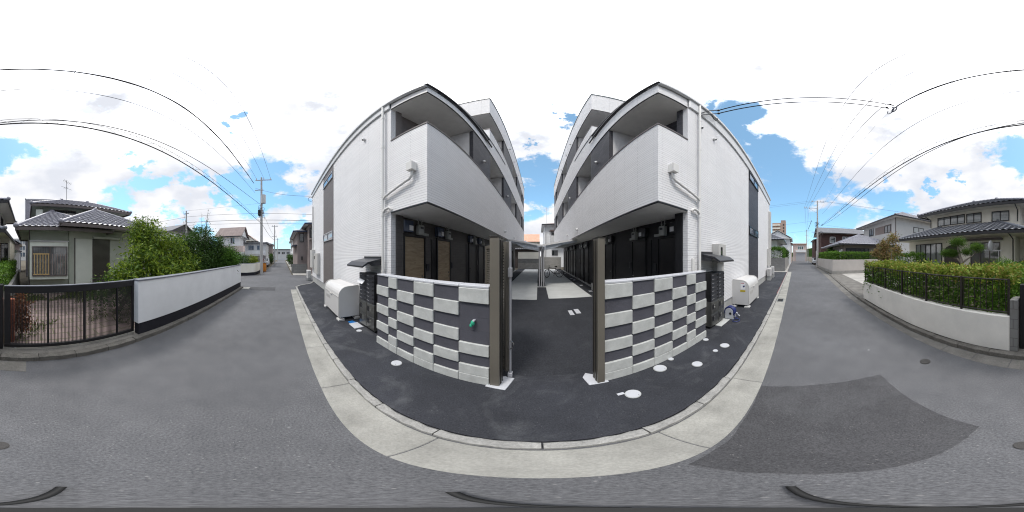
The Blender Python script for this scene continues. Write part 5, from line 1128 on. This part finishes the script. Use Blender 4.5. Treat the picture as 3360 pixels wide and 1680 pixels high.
# ================= BEYOND THE CROSSING, LEFT =================
t = thing('curved_wall','cream rendered wall with black base curving round the far street corner','wall',(-16,-3.5,0))
pl = [(-15.4,-9),(-15.42,-4.6),(-15.7,-3.5),(-16.4,-2.85),(-17.4,-2.68),(-22,-2.62)]
m = MB(); m2 = MB(); m3 = MB()
for p_, q_ in zip(pl, pl[1:]): m.wall(p_,q_,0.14,0.30,1.18,1); m2.wall(p_,q_,0.13,0,0.299,1); m3.wall(p_,q_,0.17,1.181,1.22,1)
m.build('render','stucco_cream',t); m2.build('base','wall_black',t); m3.build('coping','coping_grey',t)
tree('dark green bushes filling the corner behind the curved wall','shrub',(-17,-5,0),[(-16.8,-5.2,1.5,0.9,1.2,1.0),(-17.8,-4.4,1.4,1.0,0.9,0.8),(-16.6,-6.5,1.8,1.0,1.5,1.3)],6000,0.16,'leaf_dark',name='corner_bushes',clump=0.15,seed=25)
tree('yellow-green clipped bush behind the curved wall near the utility pole','shrub',(-19.0,-3.6,0),[(-19.2,-3.5,1.45,0.9,0.6,0.6)],2500,0.12,'leaf_lime',name='shrub',clump=0.1,seed=26)
t = thing('gable_house','white house with brownish gable roof beyond the crossing','house',(-27,-8.5,0)); MB().box(-29.6,-24.8,-10.3,-6.7,0,5.1).build('wall','stucco_white',t); hip_roof(t,-30.2,-24.3,-10.9,-6.2,5.1,7.0,'y',0,'slate_brown',real=False,ridges=False)
window(t,'x',-24.8,1,-8.2,-7.5,3.9,4.9,2,'alu','glass_dark',0.07); window(t,'y',-6.7,1,-28.5,-27.3,3.8,4.8,2,'alu','glass_dark',0.07); bx(t,'balcony','stucco_pink',-24.79,-23.6,-10.2,-5.8,2.6,3.5)
t = thing('orange_roof_house','house with pale orange tiled roof behind the gable house','house',(-36,-7,0)); MB().box(-38,-33,-9.5,-5.6,0,5).build('wall','stucco_cream',t); hip_roof(t,-38.6,-32.4,-10,-5.0,5.0,6.7,'x',0,'tile_orange',real=False,ridges=False,gable_mat='stucco_cream')
t = thing('flat_house','pale grey boxy house with balcony and carport on the left street','house',(-30,-4.5,0)); MB().box(-34,-29,-6.8,-2.9,0,4.15).build('wall','stucco_grey',t); bx(t,'roof_slab','slate_grey',-34.3,-28.7,-7.1,-2.6,4.151,4.4); bx(t,'balcony','stucco_white',-28.99,-28.2,-6.6,-3.0,2.0,2.9)
window(t,'x',-29,1,-6.2,-5.1,3.0,3.9,2,'alu','glass_sky',0.07); window(t,'x',-29,1,-4.6,-3.5,3.0,3.9,2,'alu','glass_sky',0.07)
t = thing('carport','white carport roof on thin posts beside the parked cars','carport',(-23,-4,0)); MB().box(-26,-20.5,-5.6,-2.9,2.15,2.24).build('roof','white_metal',t)
for x in (-25.8,-20.7): MB().cyl((x,-3.0,0),(x,-3.0,2.15),0.05,8).build('post','alu',t)
t = thing('dark_house','distant slate coloured house behind the boxy grey house','house',(-42,-4,0)); MB().box(-46,-40,-5.5,-2.6,0,4.8).build('wall','stucco_taupe',t); hip_roof(t,-46.5,-39.5,-6,-2.2,4.8,5.6,'x',None,'slate_grey',real=False,ridges=False)
t = thing('black_gable_house','large white house with black trimmed gable behind the trees','house',(-25.6,-21,0)); MB().box(-29.3,-22.2,-26,-18,0,6.3).build('wall','stucco_white',t); hip_roof(t,-30.1,-21.3,-26.5,-17.3,6.3,8.1,'y',0,'slate_grey',real=False,gable_mat='trim_dark',ridges=False); bx(t,'trim_band','trim_dark',-29.4,-22.1,-17.99,-17.9,5.7,5.95)
t = thing('low_tiled_house','low house with dark pantile roof left of the white gable house','house',(-20,-16,0)); MB().box(-21.5,-16.5,-17,-13,0,3.9).build('wall','stucco_grey',t); hip_roof(t,-22.2,-15.8,-17.7,-12.4,3.9,5.1,'x',None,'tile_silver',0.4,0.4)
t = thing('orange_annex','house with bright orange tile roof glimpsed left of the low tiled house','house',(-13,-17,0)); MB().box(-14.8,-11.5,-19,-15.2,0,4.4).build('wall','stucco_cream',t); hip_roof(t,-15.1,-11.2,-19.4,-14.8,4.4,5.3,'x',None,'tile_orange',real=False,ridges=False)
t = thing('taupe_house','taupe two-storey house with dark blue eaves on the far right corner of the crossing','house',(-22,4,0)); MB().box(-27,-19,1.75,4.2,0,4.85).build('wall','stucco_taupe',t); MB().box(-26,-17.4,2.85,9,0,5.45).build('front_wall','stucco_taupe',t)
hip_roof(t,-27.5,-18.5,1.25,5.2,4.87,5.5,'x',None,'slate_grey',real=False,trim='navy_trim',ridges=False); hip_roof(t,-26.5,-16.8,2.35,9.6,5.47,6.7,'x',None,'slate_grey',real=False,trim='navy_trim',ridges=False)
window(t,'x',-17.4,1,2.95,3.6,3.9,5.0,2,'black_metal','glass_dark',0.06,proud=0.3); window(t,'x',-19,1,2.0,2.5,3.6,4.6,1,'black_metal','glass_dark',0.06); bx(t,'bay_base','stucco_taupe',-17.39,-17.0,2.9,3.65,3.7,3.88); bx(t,'side_awning','navy_trim',-24,-19.2,1.2,1.74,3.2,3.3); bx(t,'meter_box','iron',-18.98,-18.8,2.2,2.35,1.5,1.9)
t = MB().box(-18.2,-18.05,1.0,2.75,0,1.05).build('block_wall','cinder'); tag(t,'low grey block wall before the taupe house at the crossing','wall')
t = thing('white_far_house','white house farther along the right side of the left street','house',(-35,4,0)); MB().box(-40,-31,2.0,7,0,5.2).build('wall','stucco_white',t); hip_roof(t,-40.4,-30.6,1.6,7.4,5.2,6.4,'x',0,'slate_grey',real=False,ridges=False); window(t,'y',2.0,-1,-36,-34,3,4.2,2,'alu','glass_dark',0.07)
t = thing('end_building','grey building closing the far end of the left street','building',(-80,-1,0)); MB().box(-86,-78,-6,5,0,5.0).build('wall','stucco_grey',t); bx(t,'roof_slab','slate_grey',-86.5,-77.5,-6.5,5.5,5.01,5.3)
for k in range(4): window(t,'x',-78,1,-5+k*2.3,-3.4+k*2.3,2.8,4.0,2,'alu','glass_dark',0.1)
for i,(x,y,zz,s_,l) in enumerate(((-38,-2.6,1.4,31,'small green roadside tree on the left side before the end of the left street'),(-29,1.6,1.3,32,'green bushes past the taupe house at the kerb'),(-45,1.8,1.4,33,'far green bush on the right side of the left street'),(-33,-3.6,2.6,34,'layered dark garden tree beside the second utility pole'))):
    tree(l,'tree',(x,y,0),[(x,y,zz,1.0,0.6,zz*0.75)],1500,0.2,'leaf_dark',name='roadside_tree',clump=0.15,seed=s_)
# parked cars
def car(loc, rz, paint, label, group='cars parked on the left street'):
    t = thing('parked_car', label, 'car', (0,0,0), group); L_, W_ = 3.6, 1.5
    prof = [(-1.8,0.35),(-1.8,0.8),(-1.62,0.95),(-0.95,1.05),(-0.4,1.50),(1.0,1.52),(1.6,1.05),(1.78,0.95),(1.8,0.35)]
    m = MB().extr([(x,-W_/2,z) for x,z in prof],(0,W_,0)); m.build('body',paint,t,0.06,seg=2)
    gl = [(-0.86,1.07),(-0.38,1.44),(0.95,1.46),(1.45,1.07)]; m = MB().extr([(x,-W_/2-0.006,z) for x,z in gl],(0,W_+0.012,0)); m.build('side_glass','glass_dark',t)
    m = MB().extr([(-0.99,-0.62,1.06),(-0.44,-0.58,1.48),(-0.44,0.58,1.48),(-0.99,0.62,1.06)],(-0.02,0,0.01)); m.build('windscreen','glass_dark',t)
    for x in (-1.15,1.15):
        for y in (-W_/2+0.02,W_/2-0.2):
            w_ = MB().cyl((x,y-0.02,0.3),(x,y+0.2,0.3),0.3,18).build('wheel','rubber',t); MB().cyl((x,y-0.026,0.3),(x,y+0.206,0.3),0.17,12).build('rim','alu',w_)
    for y in (-0.55,0.55): MB().box(-1.815,-1.79,y-0.16,y+0.16,0.68,0.82).build('headlight','glass_curtain',t,0.01)
    MB().box(-1.82,-1.795,-0.2,0.2,0.42,0.55).build('number_plate','paper',t)
    t.location = loc; t.rotation_euler = (0,0,rz); return t
car((-25.5,-3.6,0),math.pi,'car_red','dark red parked car by the carport on the left street'); car((-30.5,-3.3,0),math.pi,'car_white','pale silver parked car behind the red one')
car((38,-5.0,0),0.0,'car_white','pale parked car behind the scooter on the right street',None)
t = thing('yellow_bin','small yellow-orange bin beside the utility pole','bin',(-20.4,-2.25,0)); MB().box(-20.7,-20.2,-2.45,-2.05,0,1.05).build('body','orange',t,0.03); MB().box(-20.72,-20.18,-2.47,-2.03,1.051,1.1).build('lid','shutter_brown',t)
t = thing('scooter','dark scooter parked at the right kerb past the white pole','scooter',(33,-4.6,0))
for x in (32.5,33.6): MB().torus((x,-4.6,0.27),0.2,0.06,'y',18,6).build('wheel','rubber',t)
m = MB().extr([(32.55,-4.75,0.35),(32.65,-4.75,0.8),(33.7,-4.75,0.8),(33.75,-4.75,0.45),(33.2,-4.75,0.3)],(0,0.3,0)); m.build('body','car_red',t,0.05); m = MB().tube([(32.5,-4.6,0.3),(32.7,-4.6,1.0)],0.04,8); m.tube([(32.75,-4.9,1.05),(32.75,-4.3,1.05)],0.025,6); m.build('fork','black_metal',t)
def ac_unit(x0,x1,y0,y1,z0,label,group='outdoor air conditioner units'):
    t = thing('air_conditioner',label,'air conditioner',((x0+x1)/2,(y0+y1)/2,0.03),group); z1 = z0+0.62
    MB().box(x0,x1,y0,y1,z0,z1).build('casing','bin_grey',t,0.012)
    m = MB(); z = z0+0.06
    while z < z1-0.05: m.box(x0+0.06,x1-0.25,y0-0.012,y0-0.001,z,z+0.012); z += 0.034
    m.build('grille','alu',t); m = MB(); z = z0+0.06
    while z < z1-0.05: (m.box(x0-0.012,x0-0.001,y0+0.04,y1-0.04,z,z+0.014) if x0 > 0 else m.box(x1+0.001,x1+0.012,y0+0.04,y1-0.04,z,z+0.014)); z += 0.04
    m.build('side_vent','cabinet',t)
    for x in (x0+0.1,x1-0.1): MB().box(x-0.05,x+0.05,y0-0.02,y1+0.02,0.03,z0-0.001).build('foot','plinth',t)
    return t
ac_unit(12.5,13.3,1.86,2.14,0.36,'outdoor air conditioner nearer the gate at the right block far corner'); ac_unit(14.2,15.0,1.86,2.14,0.36,'outdoor air conditioner at the very end of the right block')
ac_unit(-13.2,-12.5,1.95,2.23,0.2,'lone outdoor air conditioner at the left block far corner')
# ================= RIGHT STREET, APARTMENT SIDE =================
t = thing('cinder_wall','grey concrete block wall topped by a hedge past the right apartment block','wall',(20.5,2,0)); MB().box(20.5,20.66,1.2,9,0,1.72).build('side','cinder',t); MB().prism([(20.661,1.2),(58,1.35),(58,1.5),(20.661,1.36)],0,1.70).build('front','cinder_light',t)
hedge('tall bushy hedge above the grey block wall on the right street',20.9,27,1.45,5.0,1.5,3.05,7000,0.15,'leaf_mid',41,bulge=0.12)
tree('rounded dark tree leaning over the far end of the block wall','tree',(31,1.9,0),[(31,1.7,2.3,1.5,0.6,1.0)],3000,0.18,'leaf_dark',name='roadside_tree',seed=42)
t = thing('bungalow','low white house with dark tiled eaves behind the tall hedge','house',(27,5,0)); MB().box(23.8,31,2.6,9,0,4.3).build('wall','stucco_white',t); hip_roof(t,22.8,32,1.5,10,4.3,6.4,'x',None,'tile_dark',0.4,0.4)
t = thing('gable_front_house','white house with gable end facing the viewer beyond the hedge','house',(39,4,0)); MB().box(36,44,1.0,6.4,0,5.9).build('wall','stucco_white',t); hip_roof(t,35.4,44.6,0.5,6.9,5.9,7.7,'x',0,'stucco_grey',real=False,ridges=False,trim='white_metal'); window(t,'x',36,-1,2.6,3.8,4.2,5.4,2,'alu','glass_dark',0.08)
t = thing('red_roof_house','small reddish house farther down the right street','house',(50,2,0)); MB().box(46,54,0.9,6,0,5.6).build('wall','stucco_pink',t); hip_roof(t,45.5,54.5,0.6,6.5,5.6,6.9,'x',None,'tile_orange',real=False,ridges=False)
t = thing('garage_house','pinkish house with a grey shuttered garage closing the end of the right street','house',(64,-2,0)); MB().box(60.5,70,-4.3,0.6,0,6.3).build('wall','stucco_pink',t); bx(t,'roof_slab','tile_orange',60.2,70.3,-4.6,0.9,6.301,6.6); bx(t,'garage_shutter','alu',60.40,60.49,-4.0,-0.6,0,3.1); bx(t,'balcony','stucco_white',60.0,60.48,-4.2,-0.4,3.3,4.1); window(t,'x',60.5,-1,-3.4,-1.2,4.3,5.6,3,'white_metal','glass_dark',0.1)
t = thing('apartment_tower','tall brick coloured apartment tower on the horizon','tower',(155,14,0)); MB().box(150,166,8.4,20.5,0,33).build('wall','tower_tile',t); MB().box(149.8,158,8.2,12.6,0,35.4).build('stair_tower','tower_tile',t)
for k in range(10): bx(t,'balcony','stucco_cream',148.4,149.99,13.0,20.2,3.0+k*3.0,4.3+k*3.0); bx(t,'gallery_shade','shutter_brown',149.7,149.79,9.4,10.6,3.2+k*3.0,4.9+k*3.0)  # dark slabs on the stair tower paint the shade of gallery openings
# ================= POLES AND CABLES =================
def pole(x, y, h, label, arms=(), r=0.17, name='utility_pole', mat='pole_concrete', extra=None):
    t = thing(name, label, 'utility pole', (x,y,0), 'utility poles')
    MB().cyl((x,y,0),(x,y,h),r,16,r*0.55).build('shaft',mat,t)
    for (z, y0, y1, ins) in arms:
        MB().box(x-0.04,x+0.04,y0,y1,z-0.04,z+0.04).build('crossarm','alu',t)
        for yi in ins: m = MB().tube([(x,yi,z+0.04),(x,yi,z+0.12),(x,yi,z+0.2),(x,yi,z+0.26)],[0.02,0.06,0.04,0.06],8); m.build('insulator','porcelain',t)
    return t
t = pole(-17,-2.2,10.9,'tall concrete utility pole with a transformer at the crossing on the left',[(10.55,-2.85,-1.1,(-2.74,-1.95,-1.26)),(9.3,-2.9,-2.0,()),(6.6,-2.6,-1.9,())])
MB().cyl((-16.72,-1.95,7.6),(-16.72,-1.95,8.55),0.24,16).build('transformer','stucco_grey',t)
m = MB(); rr = random.Random(8)
for k in range(10): m.tube([(-17+rr.uniform(-.3,.3),-2.2+rr.uniform(-.35,.35),rr.uniform(5.9,7.6)) for _ in range(4)],0.018,5)
m.box(-17.2,-16.8,-2.55,-2.3,6.3,6.9); m.build('fittings','cable',t)
MB().box(-17.02,-16.94,-1.98,-1.9,2.6,3.3).build('number_plate','paper',t) if False else None
pole(-33,-1.6,8.3,'second utility pole down the left street',[(8.0,-2.2,-0.9,(-2.0,-1.1)),(5.9,-2.2,-1.2,())],0.15)
pole(-54,-1.6,7.8,'farthest utility pole down the left street',[(7.4,-2.3,-1.0,())],0.15)
pole(-13.6,-9.1,6.6,'slim concrete pole standing among the dark trees on the side street',[(6.3,-9.4,-8.8,())],0.12)
t = pole(28.6,-4.06,12.1,'tall utility pole with a wide crossarm at the beige wall on the right street',[(10.65,-4.1,-1.7,(-1.81,-2.15,-2.6)),(11.9,-5.3,-2.9,(-5.1,-4.6,-3.2)),(6.2,-4.8,-3.0,())],0.20)
m = MB().tube([(28.6,-2.6,10.6),(28.6,-4.06,9.7)],0.03,6)
for y,z0 in ((-1.83,10.6),(-2.3,10.6),(-2.75,10.6)): m.tube([(28.6,y,z0),(28.6,y-0.05,z0-2.9)],0.012,5)
m.build('brace','alu',t); m = MB()
for k in range(12): m.tube([(28.6+rr.uniform(-.3,.3),-4.06+rr.uniform(-.45,.5),rr.uniform(6.9,8.2)) for _ in range(3)],0.022,5)
m.build('fittings','cable',t); m = MB().torus((28.5,-4.7,6.0),0.35,0.025,'x',18,6); m.build('cable_loop','cable',t)
lp5 = pole(45,-3.75,9.4,'pale steel pole with a slanting arm farther down the right street',[],0.10,mat='white_metal'); MB().tube([(45,-3.75,9.3),(45,-4.8,12.0)],0.06,6).build('light_arm','iron',lp5)
pole(62,-4.6,12,'farthest utility pole on the right street',[(11.5,-5.6,-3.8,()),(9.8,-5.4,-4.0,())],0.17)
def quad3(p0, p1, p2, n=40, x0=None, x1=None):
    out = []; a_ = p0[0] if x0 is None else x0; b_ = p2[0] if x1 is None else x1
    for i in range(n+1):
        x = a_+(b_-a_)*i/n; r_ = [x]
        for k in (1,2):
            l0 = (x-p1[0])*(x-p2[0])/((p0[0]-p1[0])*(p0[0]-p2[0])); l1 = (x-p0[0])*(x-p2[0])/((p1[0]-p0[0])*(p1[0]-p2[0])); l2 = (x-p0[0])*(x-p1[0])/((p2[0]-p0[0])*(p2[0]-p1[0]))
            r_.append(p0[k]*l0+p1[k]*l1+p2[k]*l2)
        out.append(tuple(r_))
    return out
def sag(p, q, s_, n=20): return [tuple(Vector(p).lerp(Vector(q),i/n)-Vector((0,0,4*s_*(i/n)*(1-i/n)))) for i in range(n+1)]
def cable(name, label, pts, r=0.006, mat='wire', group='overhead lines', seg=5):
    m = MB().tube(pts, r, seg); o = m.build(name, mat); return tag(o, label, 'cable', group)
cable('power_line','thin overhead power line passing highest over the street',quad3((-17,-1.26,10.8),(0,-1.75,10.2),(28.6,-1.81,10.9)),0.012)
cable('power_line','thin overhead power line second from the top',quad3((-17,-1.95,10.8),(0,-2.56,10.2),(28.6,-2.15,10.9)),0.012)
cable('power_line','thin overhead power line just above the thick twisted cable',quad3((-17,-2.74,10.8),(0,-3.23,10.2),(28.6,-2.6,10.9)),0.012)
cable('telephone_line','faint thin line between the thick cable and the low bundle',quad3((-17,-2.9,9.0),(0,-3.75,8.1),(28.6,-4.9,9.6)),0.013)
th = quad3((-17,-3.0,10.2),(0,-3.2,9.02),(4.36,-3.22,9.12),60)
t = thing('power_cable','thick dark twisted cable with ties sweeping over the road from the left pole','cable',(0,-3.2,9))
m = MB().tube(th,0.027,7); m.tube([(x,y+0.022*math.cos(x*1.3),z+0.03*math.sin(x*1.3)) for x,y,z in th],0.020,6); m.build('strands','cable',t)
m = MB()
for k in (8,16,23,29,35,40,45,50,54,57): x,y,z = th[k]; m.torus((x,y,z+0.01),0.055,0.006,'x',12,5)
each(m,'tie','wire',t)
m = MB().torus((4.55,-3.2,8.95),0.15,0.026,'y',18,6); m.torus((4.62,-3.1,8.85),0.20,0.022,'y',18,6,4.2,2.6); m.tube([(4.36,-3.22,9.12),(4.5,-3.2,9.05),(4.6,-3.15,9.15)],0.03,6); m.build('splice_loops','wire',t)
cable('messenger_wire','thin wire carrying on from the splice loops to the right pole',sag((4.4,-3.22,9.12),(28.6,-4.3,9.9),0.5),0.005)
t = thing('service_drop','pair of dark service wires from the splice to the right apartment eave','cable',(4,-0.5,8)); m = MB()
dA = sag((4.45,-3.1,9.12),(3.95,1.95,7.45),0.12); dB = sag((4.60,-3.0,8.95),(3.98,2.0,7.28),0.18); m.tube(dA,0.022,6); m.tube(dB,0.022,6)
m.tube([(3.95,1.95,7.45),(3.6,2.1,7.1),(3.38,2.2,6.78)],0.02,6); m.tube([(3.98,2.0,7.28),(3.7,2.1,7.0),(3.42,2.2,6.72)],0.016,6); m.torus((3.95,2.1,7.05),0.16,0.012,'y',18,5,4.0,2.9); m.build('wires','cable',t)
m = MB()
for c_ in ((3.93,1.98,7.42),(3.98,2.0,7.28),(4.42,-2.95,9.08),(4.55,-2.9,8.93)): m.sphere(c_,0.045,8,6)
each(m,'insulator','iron',t)
cable('telephone_line','single dark line above the low lashed bundle',quad3((-17,-2.35,7.6),(0,-3.97,6.3),(28.6,-4.9,7.5)),0.015,'cable')
lo = quad3((-17,-2.3,5.5),(0,-3.55,5.72),(28.6,-4.6,7.3),60)
t = thing('cable_bundle','low dark lashed cable bundle running the length of the street','cable',(0,-3.55,5.7)); m = MB().tube(lo,0.020,7); m.tube([(x,y+0.06,z+0.14) for x,y,z in lo],0.006,5); m.build('bundle','cable',t)
m = MB(); hp = []
for i in range(480):
    f_ = i/480*60; k = int(f_); a_ = Vector(lo[k]).lerp(Vector(lo[k+1]),f_-k); hp.append(a_+Vector((0,0.03+0.06*math.cos(i*0.75),0.07+0.09*math.sin(i*0.75))))
m.tube(hp,0.0045,4); m.build('lashing','wire',t)
m = MB().tube([Vector(lo[58]).lerp(Vector(lo[57]),0.2),Vector(lo[58]).lerp(Vector(lo[57]),0.9)],0.09,8); m.build('joint_box','cable',t)
cable('cable','dark cable continuing from the first to the second pole on the left street',sag((-17,-2.2,5.5),(-33,-1.6,5.2),0.35),0.02,'cable'); cable('cable','line from the transformer pole to the second left pole',sag((-17,-2.0,6.6),(-33,-1.6,6.0),0.4),0.012,'cable'); cable('cable','upper line from the second to the farthest left pole',sag((-33,-1.6,7.9),(-54,-1.6,7.3),0.4),0.02,'wire')
cable('service_wire','dark service wire sagging from the transformer pole to the left apartment corner',sag((-17,-2.9,9.6),(-12.3,2.2,6.75),0.35),0.014,'cable')
m = MB().torus((-12.35,2.15,6.5),0.18,0.015,'x',16,5); 
o = m.build('service_loop','cable'); tag(o,'loop of dark service wire hanging at the left apartment far corner','cable')
for i,(z0,z1,r_,l) in enumerate(((5.95,5.9,0.012,'topmost of three lines crossing the side street'),(5.35,5.35,0.018,'middle and thickest of three lines crossing the side street'),(5.05,5.05,0.011,'lowest of three lines crossing the side street'))):
    cable('street_line',l,sag((-13.6,-9.1,z0),(-13.9,14,z1),0.35),r_,'cable','lines across the side street')
cable('street_line','thin line from the slim pole up to the transformer pole',sag((-13.6,-9.1,6.6),(-17,-2.4,7.7),0.15),0.008,'wire'); cable('street_line','drooping line leaving the slim pole towards the left houses',sag((-13.6,-9.1,5.95),(-9,-14,5.0),0.2),0.012,'cable')
for i,(y,z,l) in enumerate(((-5.1,12.1,'upper line leaving the right pole over the corner house'),(-4.6,12.05,'lower line leaving the right pole over the corner house'),(-4.9,7.6,'low line from the right pole over the corner house'))):
    cable('side_line',l,sag((28.6,y,z),(24,-30,z-0.6),0.8),0.012,'wire','lines at the right pole')
for i,(z,l) in enumerate(((12.1,'upper line from the right pole across the street to the left'),(11.8,'second line from the right pole across the street to the left'),(8.2,'third line from the right pole across the street'),(6.6,'lowest line from the right pole across the street'))):
    cable('side_line',l,sag((28.6,-3.2,z),(30,22,z-0.3),0.9),0.012,'wire','lines at the right pole')
for (y,z,l) in ((-1.85,10.9,'left line from the wide crossarm down the right street'),(-2.6,10.9,'right line from the wide crossarm down the right street'),(-4.1,7.3,'low cable from the right pole down the street')):
    cable('far_line',l,sag((28.6,y,z),(62,-4.6,z),0.5),0.015,'wire','lines at the right pole')
